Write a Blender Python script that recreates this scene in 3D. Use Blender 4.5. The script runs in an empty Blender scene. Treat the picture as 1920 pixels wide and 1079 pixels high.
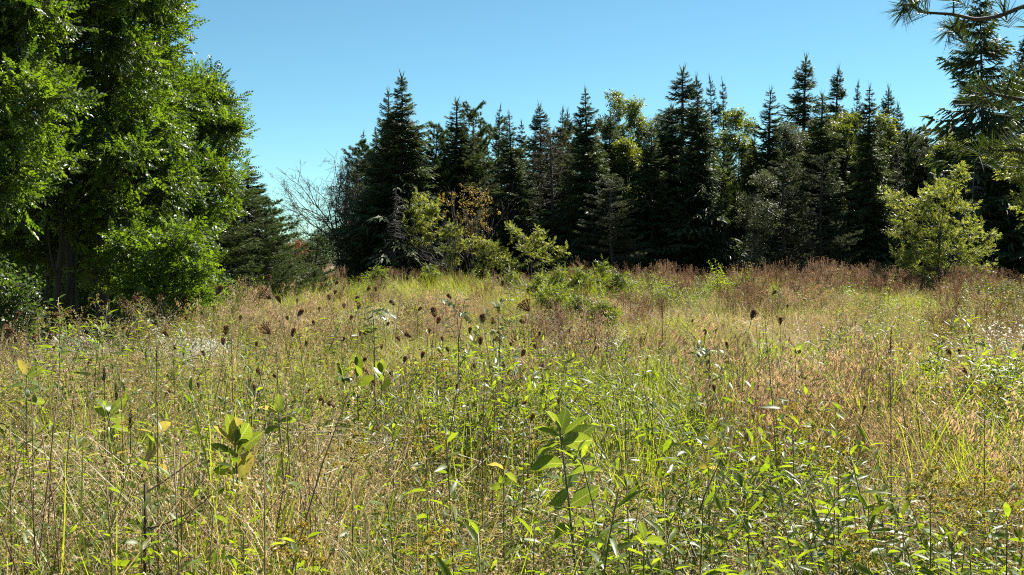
import bpy, math
import numpy as np
from mathutils import Vector

R = math.radians
scene = bpy.context.scene
COL = scene.collection

# ------------------------------------------------------------------ camera
CAM_H, FPX, HOR = 1.65, 1867.0, 478.0
cam_d = bpy.data.cameras.new("camera")
cam_d.sensor_width = 36.0
cam_d.lens = 35.0
cam_d.shift_y = -(539.5 - HOR) / 1920.0
cam_d.clip_start = 0.05
cam_d.clip_end = 2000.0
cam = bpy.data.objects.new("camera", cam_d)
COL.objects.link(cam)
cam.location = (0, 0, CAM_H)
cam.rotation_euler = (R(90), 0, 0)
scene.camera = cam

# ------------------------------------------------------------------ sky and sun
SUN_AZ, SUN_EL = R(44), R(48)          # azimuth to the right of the viewing direction
world = bpy.data.worlds.new("World")
scene.world = world
world.use_nodes = True
wn = world.node_tree.nodes
wl = world.node_tree.links
wn.clear()
sky = wn.new("ShaderNodeTexSky")
sky.sky_type = 'NISHITA'
sky.sun_disc = False
sky.sun_elevation = SUN_EL
sky.sun_rotation = SUN_AZ
sky.altitude = 200.0
sky.air_density = 0.8
sky.dust_density = 0.0
sky.ozone_density = 3.0
tint = wn.new("ShaderNodeMix")
tint.data_type = 'RGBA'
tint.blend_type = 'MULTIPLY'
tint.inputs[0].default_value = 1.0
tint.inputs[7].default_value = (0.73, 1.03, 0.91, 1)
bg = wn.new("ShaderNodeBackground")
bg.inputs[1].default_value = 0.0535
wo = wn.new("ShaderNodeOutputWorld")
wl.new(sky.outputs[0], tint.inputs[6])
wl.new(tint.outputs[2], bg.inputs[0])
wl.new(bg.outputs[0], wo.inputs[0])

sun_d = bpy.data.lights.new("sun", 'SUN')
sun_d.energy = 5.0
sun_d.angle = R(0.53)
sun_d.color = (1.0, 0.94, 0.84)
sun = bpy.data.objects.new("sun", sun_d)
COL.objects.link(sun)
to_sun = Vector((math.sin(SUN_AZ) * math.cos(SUN_EL), math.cos(SUN_AZ) * math.cos(SUN_EL), math.sin(SUN_EL)))
sun.rotation_euler = to_sun.to_track_quat('Z', 'Y').to_euler()
sun.location = (20, 20, 40)

scene.view_settings.view_transform = 'Standard'
scene.view_settings.look = 'None'
scene.view_settings.gamma = 1.0
scene.view_settings.exposure = 1.55
scene.view_settings.use_curve_mapping = False
scene.cycles.max_bounces = 4
scene.cycles.diffuse_bounces = 2
scene.cycles.glossy_bounces = 1
scene.cycles.transmission_bounces = 4
scene.cycles.use_denoising = False
scene.cycles.filter_width = 1.1
scene.cycles.caustics_reflective = False
scene.cycles.caustics_refractive = False

# ------------------------------------------------------------------ helpers
def rs(seed):
    return np.random.default_rng(seed)

def PX(px, d):
    return (px - 960.0) / FPX * d

def PZ(py, d):
    return CAM_H + (HOR - py) / FPX * d

FAR = 1.13       # the far rows stand this much deeper than first measured

def terrain(x, y):
    return 0.05 * np.sin(x * 0.31 + 1.3) * np.cos(y * 0.23) + 0.03 * np.sin(x * 0.9 + y * 0.7)

def norm(a):
    return a / np.maximum(np.linalg.norm(a, axis=-1, keepdims=True), 1e-9)

class Geo:
    """triangles with a material index and a per-vertex tint"""
    def __init__(self):
        self.V, self.F, self.M, self.T, self.n = [], [], [], [], 0
    def add(self, V, F, m=0, t=0.5):
        V = np.asarray(V, float).reshape(-1, 3)
        F = np.asarray(F, int).reshape(-1, 3)
        self.V.append(V)
        self.F.append(F + self.n)
        self.M.append(np.full(len(F), m) if np.isscalar(m) else np.asarray(m))
        self.T.append(np.full(len(V), t) if np.isscalar(t) else np.asarray(t))
        self.n += len(V)
        return self
    def get(self):
        return (np.concatenate(self.V), np.concatenate(self.F), np.concatenate(self.M), np.concatenate(self.T))
    def merge(self, g, M=None, m=None):
        V, F, mm, T = g.get() if isinstance(g, Geo) else g
        if M is not None:
            V = V @ M[0].T + M[1]
        return self.add(V, F, mm if m is None else m, T)
    def stamp(self, g, A, P, dt=None):
        """many copies: A (n,3,3) matrices, P (n,3) places"""
        V, F, mm, T = g.get() if isinstance(g, Geo) else g
        n, k = len(P), len(V)
        if n == 0:
            return self
        W = np.einsum('nij,kj->nki', A, V) + P[:, None, :]
        FF = (F[None] + (np.arange(n) * k)[:, None, None]).reshape(-1, 3)
        TT = np.tile(T, (n, 1))
        if dt is not None:
            TT = np.clip(TT + dt[:, None], 0, 1)
        return self.add(W.reshape(-1, 3), FF, np.tile(mm, n), TT.reshape(-1))

def mesh_from(name, g, mats, smooth=False):
    V, F, M, T = g.get() if isinstance(g, Geo) else g
    me = bpy.data.meshes.new(name)
    nv, nf = len(V), len(F)
    me.vertices.add(nv)
    me.vertices.foreach_set("co", V.astype(np.float32).ravel())
    me.loops.add(nf * 3)
    me.loops.foreach_set("vertex_index", F.astype(np.int32).ravel())
    me.polygons.add(nf)
    me.polygons.foreach_set("loop_start", (np.arange(nf) * 3).astype(np.int32))
    me.polygons.foreach_set("material_index", M.astype(np.int32))
    if smooth:
        me.polygons.foreach_set("use_smooth", np.ones(nf, bool))
    at = me.attributes.new("tint", 'FLOAT', 'POINT')
    at.data.foreach_set("value", T.astype(np.float32))
    for m in (mats if isinstance(mats, (list, tuple)) else [mats]):
        me.materials.append(m)
    me.update(calc_edges=True)
    return me

def obj(name, me, parent=None, loc=(0, 0, 0), rot=(0, 0, 0), scl=(1, 1, 1)):
    o = bpy.data.objects.new(name, me)
    COL.objects.link(o)
    o.location = loc
    o.rotation_euler = rot
    o.scale = scl
    if parent is not None:
        o.parent = parent
    return o

def tag(o, label=None, cat=None, group=None, kind=None):
    if label: o["label"] = label
    if cat: o["category"] = cat
    if group: o["group"] = group
    if kind: o["kind"] = kind
    return o

def thing(name, loc, label, cat, group=None, rotz=0.0):
    o = bpy.data.objects.new(name, None)
    COL.objects.link(o)
    o.empty_display_size = 0.2
    o.location = loc
    o.rotation_euler = (0, 0, rotz)
    return tag(o, label, cat, group)

def frames(D, up=(0, 0, 1), roll=None):
    """matrices whose x axis runs along D and whose z axis leans to up"""
    D = norm(np.atleast_2d(np.asarray(D, float)))
    U = np.broadcast_to(np.asarray(up, float), D.shape)
    par = np.abs((D * U).sum(1)) > 0.98
    U = np.where(par[:, None], np.array([0.3, 1.0, 0.1]), U)
    Y = norm(np.cross(U, D))
    Z = np.cross(D, Y)
    if roll is not None:
        c, s = np.cos(roll)[:, None], np.sin(roll)[:, None]
        Y, Z = Y * c + Z * s, Z * c - Y * s
    return np.stack([D, Y, Z], axis=2)

def rotz(a):
    a = np.atleast_1d(a)
    c, s, o, e = np.cos(a), np.sin(a), np.zeros_like(a), np.ones_like(a)
    return np.stack([np.stack([c, -s, o], 1), np.stack([s, c, o], 1), np.stack([o, o, e], 1)], 1)

def tube(P, rad, sides=5, m=0, t=0.5, g=None):
    P = np.asarray(P, float)
    rad = np.broadcast_to(np.asarray(rad, float), (len(P),))
    g = g or Geo()
    T = norm(np.gradient(P, axis=0))
    ref = np.array([0.0, 0, 1]) if abs(T[0][2]) < 0.9 else np.array([1.0, 0.2, 0])
    A = norm(np.cross(T, ref))
    B = np.cross(T, A)
    an = np.arange(sides) * 2 * math.pi / sides
    V = P[:, None] + rad[:, None, None] * (A[:, None] * np.cos(an)[None, :, None] + B[:, None] * np.sin(an)[None, :, None])
    F = []
    for i in range(len(P) - 1):
        for j in range(sides):
            a, b = i * sides + j, i * sides + (j + 1) % sides
            F += [(a, b, b + sides), (a, b + sides, a + sides)]
    k = (len(P) - 1) * sides
    for j in range(1, sides - 1):
        F.append((k, k + j, k + j + 1))
    g.add(V.reshape(-1, 3), F, m, t)
    return g

def bez(a, b, c, n):
    t = np.linspace(0, 1, n)[:, None]
    a, b, c = (np.asarray(v, float) for v in (a, b, c))
    return (1 - t) ** 2 * a + 2 * t * (1 - t) * b + t * t * c

def leaf(L, W, segs=3, fold=0.25, curl=0.1, tip=1.0, m=0, t=0.5, peak=0.45, wave=0.0, rng=None):
    """a leaf along +x, folded at its midrib, drooping by curl"""
    ts = np.linspace(0, 1, segs + 1)
    w = np.where(ts < peak, np.sin(ts / peak * math.pi / 2), np.cos((ts - peak) / (1 - peak) * math.pi / 2) ** tip) * W / 2
    z = -curl * L * ts ** 2
    V, F = [], []
    for i, tt in enumerate(ts):
        wv = wave * math.sin(tt * 11) * W
        V += [(tt * L, 0, z[i]), (tt * L, w[i], z[i] + fold * w[i] + wv), (tt * L, -w[i], z[i] + fold * w[i] - wv)]
    for i in range(segs):
        a = i * 3
        b = a + 3
        if i == 0:
            F += [(a, b, b + 1), (a, b + 2, b)]
        elif i == segs - 1:
            F += [(a, b, a + 1), (a, a + 2, b)]
        else:
            F += [(a, b, b + 1), (a, b + 1, a + 1), (a, b + 2, b), (a, a + 2, b + 2)]
    return Geo().add(V, F, m, t)

def blades(n, rng, h=(0.3, 0.6), w=0.005, spread=0.1, lean=(0.1, 0.5), segs=3, m=0, g=None, droop=0.4, zbase=0.0):
    """n thin blades or straws from one tuft"""
    g = g or Geo()
    a = rng.uniform(0, 2 * math.pi, n)
    r = spread * np.sqrt(rng.uniform(0, 1, n))
    b = rng.uniform(0, 2 * math.pi, n)
    base = np.stack([r * np.cos(b), r * np.sin(b), np.full(n, zbase)], 1)
    H = rng.uniform(h[0], h[1], n)
    ln = rng.uniform(lean[0], lean[1], n)
    dr = rng.uniform(0, droop, n)
    d = np.stack([np.cos(a), np.sin(a), np.zeros(n)], 1)
    tw = a + math.pi / 2 + rng.uniform(-0.7, 0.7, n)
    s = np.stack([np.cos(tw), np.sin(tw), np.zeros(n)], 1)
    ww = w * rng.uniform(0.6, 1.3, n)
    ts = np.linspace(0, 1, segs + 1)
    rows = []
    for i, t in enumerate(ts):
        c = base + d * (H * (ln * t + dr * t * t))[:, None]
        c[:, 2] += H * (t - 0.45 * dr * t * t * t)
        if i < segs:
            k = (ww * (1 - 0.55 * t))[:, None] / 2
            rows += [c - s * k, c + s * k]
        else:
            rows.append(c)
    V = np.stack(rows, 1)
    k = V.shape[1]
    f = []
    for i in range(segs - 1):
        q = i * 2
        f += [(q, q + 1, q + 3), (q, q + 3, q + 2)]
    q = (segs - 1) * 2
    f.append((q, q + 1, q + 2))
    f = np.array(f)
    F = (f[None] + (np.arange(n) * k)[:, None, None]).reshape(-1, 3)
    g.add(V.reshape(-1, 3), F, m, np.repeat(rng.uniform(0, 1, n), k))
    return g, V[:, -1], norm(V[:, -1] - V[:, -3])

# ------------------------------------------------------------------ materials
def nodes_mat(name):
    m = bpy.data.materials.new(name)
    m.use_nodes = True
    nt = m.node_tree
    nt.nodes.clear()
    out = nt.nodes.new("ShaderNodeOutputMaterial")
    return m, nt, out

def leaf_mat(name, c0, c1, tr=0.5, rough=0.42, spec=0.5, tcol=None, var=0.35):
    """a leaf: gloss and diffuse on its face, light shining through it; colour runs from c0 to c1 leaf by leaf"""
    m, nt, out = nodes_mat(name)
    N, L = nt.nodes.new, nt.links.new
    at = N("ShaderNodeAttribute"); at.attribute_name = "tint"
    oi = N("ShaderNodeObjectInfo")
    ad = N("ShaderNodeMath"); ad.operation = 'MULTIPLY_ADD'
    L(at.outputs["Fac"], ad.inputs[0]); ad.inputs[1].default_value = 0.6
    sc_ = N("ShaderNodeMath"); sc_.operation = 'MULTIPLY'; sc_.inputs[1].default_value = 0.4
    L(oi.outputs["Random"], sc_.inputs[0]); L(sc_.outputs[0], ad.inputs[2])
    mix = N("ShaderNodeMix"); mix.data_type = 'RGBA'
    mix.inputs[6].default_value = (*c0, 1); mix.inputs[7].default_value = (*c1, 1)
    L(ad.outputs[0], mix.inputs[0])
    no = N("ShaderNodeTexNoise"); no.inputs["Scale"].default_value = 60.0
    no.inputs["Detail"].default_value = 2.0
    tc = N("ShaderNodeTexCoord"); L(tc.outputs["Object"], no.inputs["Vector"])
    mr = N("ShaderNodeMapRange"); mr.inputs[1].default_value = 0.3; mr.inputs[2].default_value = 0.7
    mr.inputs[3].default_value = 1 - var; mr.inputs[4].default_value = 1 + var
    L(no.outputs[0], mr.inputs[0])
    hs = N("ShaderNodeHueSaturation"); L(mix.outputs[2], hs.inputs["Color"]); L(mr.outputs[0], hs.inputs["Value"])
    p = N("ShaderNodeBsdfPrincipled"); L(hs.outputs[0], p.inputs["Base Color"])
    p.inputs["Roughness"].default_value = rough
    p.inputs["Specular IOR Level"].default_value = spec
    tb = N("ShaderNodeBsdfTranslucent")
    tm = N("ShaderNodeMix"); tm.data_type = 'RGBA'; tm.blend_type = 'MULTIPLY'; tm.inputs[0].default_value = 1.0
    L(hs.outputs[0], tm.inputs[6])
    tm.inputs[7].default_value = (*(tcol or (1.9, 1.8, 0.55)), 1)
    L(tm.outputs[2], tb.inputs[0])
    ms = N("ShaderNodeMixShader"); ms.inputs[0].default_value = tr
    L(p.outputs[0], ms.inputs[1]); L(tb.outputs[0], ms.inputs[2]); L(ms.outputs[0], out.inputs[0])
    return m

def bark_mat(name, c0, c1, scale=12.0, rough=0.85):
    m, nt, out = nodes_mat(name)
    N, L = nt.nodes.new, nt.links.new
    tc = N("ShaderNodeTexCoord")
    mp = N("ShaderNodeMapping"); mp.inputs["Scale"].default_value = (1, 1, 0.25)
    L(tc.outputs["Object"], mp.inputs[0])
    no = N("ShaderNodeTexNoise"); no.inputs["Scale"].default_value = scale; no.inputs["Detail"].default_value = 5.0
    L(mp.outputs[0], no.inputs["Vector"])
    mix = N("ShaderNodeMix"); mix.data_type = 'RGBA'
    mix.inputs[6].default_value = (*c0, 1); mix.inputs[7].default_value = (*c1, 1)
    L(no.outputs[0], mix.inputs[0])
    p = N("ShaderNodeBsdfPrincipled"); p.inputs["Roughness"].default_value = rough
    L(mix.outputs[2], p.inputs["Base Color"])
    bp = N("ShaderNodeBump"); bp.inputs["Strength"].default_value = 0.6; bp.inputs["Distance"].default_value = 0.02
    L(no.outputs[0], bp.inputs["Height"]); L(bp.outputs[0], p.inputs["Normal"])
    L(p.outputs[0], out.inputs[0])
    return m

MAT = {}
MAT['locust'] = leaf_mat("locust_leaf", (0.026, 0.058, 0.009), (0.085, 0.13, 0.02), 0.52, 0.38, 0.42, tcol=(2.5, 2.4, 0.6))
MAT['shrub'] = leaf_mat("shrub_leaf", (0.035, 0.075, 0.015), (0.075, 0.12, 0.025), 0.45, 0.38)
MAT['ash'] = leaf_mat("pale_sapling_leaf", (0.11, 0.155, 0.045), (0.21, 0.23, 0.08), 0.55, 0.4, tcol=(1.9, 1.75, 0.65))
MAT['poplar'] = leaf_mat("poplar_leaf", (0.07, 0.11, 0.02), (0.14, 0.155, 0.032), 0.5, 0.42)
MAT['yellow'] = leaf_mat("yellow_birch_leaf", (0.2, 0.15, 0.04), (0.33, 0.25, 0.075), 0.5, 0.5, tcol=(1.5, 1.35, 0.7))
MAT['olive'] = leaf_mat("olive_leaf", (0.06, 0.075, 0.035), (0.11, 0.12, 0.06), 0.4, 0.45, tcol=(1.3, 1.3, 0.7))
MAT['rust'] = leaf_mat("rusty_leaf", (0.12, 0.035, 0.015), (0.2, 0.08, 0.03), 0.45, 0.5, tcol=(1.5, 1.1, 0.7))
MAT['spruce'] = leaf_mat("spruce_needle", (0.034, 0.058, 0.023), (0.10, 0.118, 0.042), 0.3, 0.55, 0.3, tcol=(1.2, 1.3, 0.7))
MAT['pine'] = leaf_mat("pine_needle", (0.036, 0.066, 0.02), (0.085, 0.112, 0.036), 0.28, 0.5, 0.35, tcol=(1.3, 1.4, 0.7))
MAT['scots'] = leaf_mat("blue_grey_pine_needle", (0.035, 0.05, 0.022), (0.08, 0.088, 0.042), 0.25, 0.55, 0.3, tcol=(1.2, 1.2, 0.8))
MAT['brownpine'] = leaf_mat("thin_brown_pine_needle", (0.03, 0.032, 0.018), (0.065, 0.055, 0.03), 0.2, 0.55, 0.3, tcol=(1.2, 1.1, 0.7))
MAT['nearpine'] = leaf_mat("near_pine_needle", (0.018, 0.034, 0.01), (0.042, 0.06, 0.014), 0.3, 0.4, 0.4)
MAT['bark'] = bark_mat("bark", (0.02, 0.016, 0.013), (0.065, 0.055, 0.045))
MAT['deadbark'] = bark_mat("dead_grey_wood", (0.05, 0.043, 0.038), (0.13, 0.115, 0.10))
MAT['birchbark'] = bark_mat("birch_bark", (0.25, 0.23, 0.2), (0.62, 0.6, 0.56), 6.0)
MAT['grass'] = leaf_mat("green_grass", (0.10, 0.15, 0.02), (0.22, 0.245, 0.045), 0.55, 0.42, 0.4, tcol=(2.0, 1.85, 0.55))
MAT['straw'] = leaf_mat("dry_straw", (0.28, 0.21, 0.11), (0.56, 0.46, 0.29), 0.4, 0.5, 0.4, tcol=(1.2, 1.05, 0.7))
MAT['drystem'] = leaf_mat("dry_stem", (0.10, 0.055, 0.03), (0.24, 0.15, 0.08), 0.1, 0.55, 0.3, tcol=(1, 0.8, 0.6))
MAT['brome'] = leaf_mat("brome_panicle", (0.29, 0.21, 0.13), (0.48, 0.37, 0.25), 0.5, 0.5, 0.4, tcol=(1.2, 1.0, 0.75))
MAT['seed'] = leaf_mat("brown_seed_head", (0.15, 0.08, 0.042), (0.33, 0.195, 0.105), 0.35, 0.6, 0.3, tcol=(1.2, 0.9, 0.6))
MAT['brown'] = leaf_mat("brown_weed", (0.20, 0.13, 0.08), (0.42, 0.30, 0.185), 0.45, 0.55, 0.3, tcol=(1.2, 1.0, 0.7))
MAT['rod'] = leaf_mat("goldenrod_leaf", (0.06, 0.105, 0.013), (0.14, 0.18, 0.026), 0.58, 0.42, 0.38, tcol=(2.25, 2.1, 0.55))
MAT['rodstem'] = leaf_mat("goldenrod_stem", (0.08, 0.085, 0.03), (0.15, 0.13, 0.05), 0.05, 0.5)
MAT['gold'] = leaf_mat("goldenrod_flower", (0.34, 0.26, 0.05), (0.5, 0.41, 0.1), 0.35, 0.6, 0.2, tcol=(1.2, 1.1, 0.5))
MAT['aster'] = leaf_mat("white_aster_flower", (0.5, 0.5, 0.46), (0.68, 0.68, 0.64), 0.4, 0.6, 0.2, tcol=(1, 1, 0.95), var=0.08)
MAT['milk'] = leaf_mat("milkweed_leaf", (0.085, 0.14, 0.022), (0.15, 0.20, 0.036), 0.5, 0.34, 0.45, tcol=(1.75, 1.6, 0.6), var=0.22)
MAT['milkyellow'] = leaf_mat("yellowed_milkweed_leaf", (0.26, 0.24, 0.05), (0.42, 0.34, 0.09), 0.5, 0.42, 0.45, tcol=(1.25, 1.15, 0.7), var=0.25)
MAT['milkstem'] = leaf_mat("milkweed_stem", (0.10, 0.11, 0.04), (0.13, 0.14, 0.05), 0.05, 0.5)
MAT['sprout'] = leaf_mat("locust_sprout_leaf", (0.065, 0.105, 0.02), (0.13, 0.16, 0.036), 0.55, 0.4, 0.4)
MAT['darkstalk'] = leaf_mat("dark_seed_stalk", (0.05, 0.033, 0.02), (0.11, 0.07, 0.04), 0.02, 0.7, 0.2)

def add_veins(m, amount=0.55):
    """a pale midrib and side veins on a leaf one unit long along x, and brown blotches"""
    nt = m.node_tree
    N, L = nt.nodes.new, nt.links.new
    hs = next(n for n in nt.nodes if n.type == 'HUE_SAT')
    src = hs.inputs["Color"].links[0].from_socket
    tc = N("ShaderNodeTexCoord"); sp = N("ShaderNodeSeparateXYZ"); L(tc.outputs["Object"], sp.inputs[0])
    def math_(op, a, b):
        q = N("ShaderNodeMath"); q.operation = op
        for i, v in enumerate((a, b)):
            if hasattr(v, "links"): L(v, q.inputs[i])
            elif v is not None: q.inputs[i].default_value = v
        return q.outputs[0]
    ay = math_('ABSOLUTE', sp.outputs["Y"], None)
    mid = math_('LESS_THAN', ay, 0.014)
    w = math_('SINE', math_('MULTIPLY', math_('SUBTRACT', sp.outputs["X"], math_('MULTIPLY', ay, 0.7)), 62.0), None)
    side = math_('MULTIPLY', math_('GREATER_THAN', w, 0.86), 0.45)
    v = math_('MAXIMUM', mid, side)
    mx = N("ShaderNodeMix"); mx.data_type = 'RGBA'; L(math_('MULTIPLY', v, amount), mx.inputs[0]); L(src, mx.inputs[6]); mx.inputs[7].default_value = (0.35, 0.38, 0.2, 1)
    no = N("ShaderNodeTexNoise"); no.inputs["Scale"].default_value = 7.0; no.inputs["Detail"].default_value = 4.0
    oi = N("ShaderNodeObjectInfo"); va = N("ShaderNodeVectorMath"); va.operation = 'ADD'
    L(tc.outputs["Object"], va.inputs[0]); L(oi.outputs["Location"], va.inputs[1]); L(va.outputs[0], no.inputs["Vector"])
    bl = N("ShaderNodeMix"); bl.data_type = 'RGBA'; L(math_('MULTIPLY', math_('GREATER_THAN', no.outputs[0], 0.66), 0.8), bl.inputs[0])
    L(mx.outputs[2], bl.inputs[6]); bl.inputs[7].default_value = (0.12, 0.075, 0.03, 1)
    L(bl.outputs[2], hs.inputs["Color"])
add_veins(MAT['milk']); add_veins(MAT['milkyellow'])

# ------------------------------------------------------------------ scattering (geometry nodes, for crowns and ground cover)
PROTO = bpy.data.collections.new("prototypes")     # never linked to the scene

def proto(name, g, mats):
    o = bpy.data.objects.new(name, mesh_from(name, g, mats))
    PROTO.objects.link(o)
    return o

def scatter(name, P, E, S, protos, seed=0, parent=None, idx=None):
    """one object that shows copies of the protos at points P with Euler angles E and sizes S"""
    P = np.asarray(P, np.float32)
    n = len(P)
    me = bpy.data.meshes.new(name)
    me.vertices.add(n)
    me.vertices.foreach_set("co", P.ravel())
    a = me.attributes.new("rot", 'FLOAT_VECTOR', 'POINT'); a.data.foreach_set("vector", np.asarray(E, np.float32).ravel())
    a = me.attributes.new("scl", 'FLOAT', 'POINT'); a.data.foreach_set("value", np.asarray(S, np.float32).ravel())
    if idx is None:
        idx = rs(seed + 99).integers(0, len(protos), n)
    a = me.attributes.new("pick", 'INT', 'POINT'); a.data.foreach_set("value", np.asarray(idx, np.int32).ravel())
    for p in protos:
        for m in p.data.materials:
            if m.name not in [q.name for q in me.materials]:
                me.materials.append(m)
    me.update()
    o = obj(name, me, parent)
    ng = bpy.data.node_groups.new(name + "_scatter", 'GeometryNodeTree')
    ng.interface.new_socket("Geometry", in_out='INPUT', socket_type='NodeSocketGeometry')
    ng.interface.new_socket("Geometry", in_out='OUTPUT', socket_type='NodeSocketGeometry')
    N, L = ng.nodes.new, ng.links.new
    gi, go = N("NodeGroupInput"), N("NodeGroupOutput")
    iop = N("GeometryNodeInstanceOnPoints")
    jn = N("GeometryNodeJoinGeometry")
    for p in protos:
        oi = N("GeometryNodeObjectInfo"); oi.inputs[0].default_value = p
        g2 = N("GeometryNodeGeometryToInstance")
        L(oi.outputs["Geometry"], g2.inputs[0]); L(g2.outputs[0], jn.inputs[0])
    def attr(nm, ty):
        q = N("GeometryNodeInputNamedAttribute"); q.data_type = ty; q.inputs["Name"].default_value = nm
        return q.outputs["Attribute"]
    e2 = N("FunctionNodeEulerToRotation"); L(attr("rot", 'FLOAT_VECTOR'), e2.inputs[0])
    L(gi.outputs[0], iop.inputs["Points"]); L(jn.outputs[0], iop.inputs["Instance"])
    iop.inputs["Pick Instance"].default_value = True
    L(attr("pick", 'INT'), iop.inputs["Instance Index"])
    L(e2.outputs[0], iop.inputs["Rotation"]); L(attr("scl", 'FLOAT'), iop.inputs["Scale"])
    L(iop.outputs[0], go.inputs[0])
    md = o.modifiers.new("scatter", 'NODES'); md.node_group = ng
    return o

def euler_of(A):
    """XYZ Euler angles of matrices A (n,3,3)"""
    y = -np.arcsin(np.clip(A[:, 2, 0], -1, 1))
    x = np.arctan2(A[:, 2, 1], A[:, 2, 2])
    z = np.arctan2(A[:, 1, 0], A[:, 0, 0])
    return np.stack([x, y, z], 1)

# ------------------------------------------------------------------ ground
def ground_mat():
    m, nt, out = nodes_mat("meadow_soil")
    N, L = nt.nodes.new, nt.links.new
    tc = N("ShaderNodeTexCoord")
    n1 = N("ShaderNodeTexNoise"); n1.inputs["Scale"].default_value = 0.8; n1.inputs["Detail"].default_value = 6
    n2 = N("ShaderNodeTexNoise"); n2.inputs["Scale"].default_value = 30; n2.inputs["Detail"].default_value = 8
    L(tc.outputs["Object"], n1.inputs["Vector"]); L(tc.outputs["Object"], n2.inputs["Vector"])
    a = N("ShaderNodeMix"); a.data_type = 'RGBA'
    a.inputs[6].default_value = (0.15, 0.125, 0.065, 1); a.inputs[7].default_value = (0.24, 0.19, 0.11, 1)
    L(n1.outputs[0], a.inputs[0])
    b = N("ShaderNodeMix"); b.data_type = 'RGBA'; b.blend_type = 'MULTIPLY'; b.inputs[0].default_value = 0.8
    cr = N("ShaderNodeValToRGB"); cr.color_ramp.elements[0].position = 0.35; cr.color_ramp.elements[1].position = 0.7
    cr.color_ramp.elements[0].color = (0.25, 0.22, 0.2, 1); cr.color_ramp.elements[1].color = (1.3, 1.25, 1.1, 1)
    L(n2.outputs[0], cr.inputs[0]); L(a.outputs[2], b.inputs[6]); L(cr.outputs[0], b.inputs[7])
    p = N("ShaderNodeBsdfPrincipled"); p.inputs["Roughness"].default_value = 0.95
    L(b.outputs[2], p.inputs["Base Color"])
    bp = N("ShaderNodeBump"); bp.inputs["Distance"].default_value = 0.04; L(n2.outputs[0], bp.inputs["Height"])
    L(bp.outputs[0], p.inputs["Normal"]); L(p.outputs[0], out.inputs[0])
    return m

lines = np.unique(np.concatenate([np.linspace(-900, -45, 20), np.linspace(-45, 45, 121), np.linspace(45, 900, 20)]))
gx, gy = np.meshgrid(lines, lines + 20, indexing='ij')
gz = terrain(gx, gy) * (np.hypot(gx, gy - 20) < 60)
nl = len(lines)
ii, jj = np.meshgrid(np.arange(nl - 1), np.arange(nl - 1), indexing='ij')
q = (ii * nl + jj).ravel()
gF = np.concatenate([np.stack([q, q + nl, q + nl + 1], 1), np.stack([q, q + nl + 1, q + 1], 1)])
gg = Geo().add(np.stack([gx, gy, gz], 2).reshape(-1, 3), gF)
tag(obj("ground", mesh_from("ground", gg, ground_mat(), True)), "earth of the meadow under the dry grass", "ground", kind="structure")

# ------------------------------------------------------------------ foliage sprays (twig along +x)
def rhomb(L, W, peak=0.45, fold=0.2, m=0, t=0.5):
    return Geo().add([(0, 0, 0), (peak * L, W / 2, fold * W / 2), (L, 0, -0.08 * L), (peak * L, -W / 2, fold * W / 2)],
                     [(0, 2, 1), (0, 3, 2)], m, t)

def pinnate(rng, pairs=6, L=0.2, ll=0.045, lw=0.022, droop=0.35, m=0, ms=1):
    g = Geo()
    ts = np.linspace(0.18, 1, pairs + 1)
    P = lambda t: np.array([t * L, 0, -droop * L * t * t])
    g.add([P(0) + (0, 0.002, 0), P(0) - (0, 0.002, 0), P(1)], [(0, 1, 2)], ms, 0.5)
    tt = rng.uniform(0, 1)
    base = rhomb(ll, lw)
    D, Q = [], []
    for t in ts[:-1]:
        for s in (-1, 1):
            a = s * (R(62) + rng.uniform(-0.25, 0.25))
            D.append((math.cos(a), math.sin(a), -0.25 + rng.uniform(-0.3, 0.3))); Q.append(P(t))
    D.append((1, 0, -droop)); Q.append(P(1))
    n = len(D)
    g.stamp(base, frames(D, roll=rng.uniform(-0.5, 0.5, n)) * rng.uniform(0.8, 1.15, n)[:, None, None], np.array(Q), rng.uniform(-0.15, 0.15, n) + tt - 0.5)
    return g

def locust_spray(seed, nodes=7, L=0.5, ll=0.064, lw=0.034):
    rng = rs(seed)
    g = Geo()
    P = lambda t: np.array([t * L, 0.04 * math.sin(t * 4 + seed), -0.12 * L * t * t])
    tube([P(0), P(0.5), P(1)], [0.006, 0.004, 0.002], 3, 1, 0.5, g)
    for i in range(nodes):
        t = 0.12 + 0.88 * i / (nodes - 1)
        s = -1 if i % 2 else 1
        a = s * rng.uniform(0.5, 1.2) if i < nodes - 1 else rng.uniform(-0.2, 0.2)
        d = (math.cos(a), math.sin(a), rng.uniform(-0.75, 0.75))
        lf = pinnate(rng, int(rng.integers(5, 8)), rng.uniform(0.17, 0.26), ll, lw, rng.uniform(0.0, 0.35))
        g.stamp(lf, frames([d], roll=rng.uniform(-1.3, 1.3, 1)), np.array([P(t)]))
    return g

def leaf_spray(seed, n=14, L=0.45, ll=0.065, lw=0.045, spread=0.1):
    rng = rs(seed)
    g = Geo()
    tube([(0, 0, 0), (L * 0.5, 0.01, -0.01), (L, 0, -0.06 * L)], [0.006, 0.004, 0.002], 3, 1, 0.5, g)
    t = rng.uniform(0.1, 1, n)
    a = rng.uniform(-1.6, 1.6, n)
    Q = np.stack([t * L, rng.normal(0, spread / 2, n), rng.normal(0, spread / 2, n)], 1)
    D = np.stack([np.cos(a), np.sin(a), rng.uniform(-0.9, 0.3, n)], 1)
    g.stamp(rhomb(ll, lw), frames(D, roll=rng.uniform(-0.9, 0.9, n)) * rng.uniform(0.7, 1.25, n)[:, None, None], Q, rng.uniform(-0.5, 0.5, n))
    return g

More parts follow.
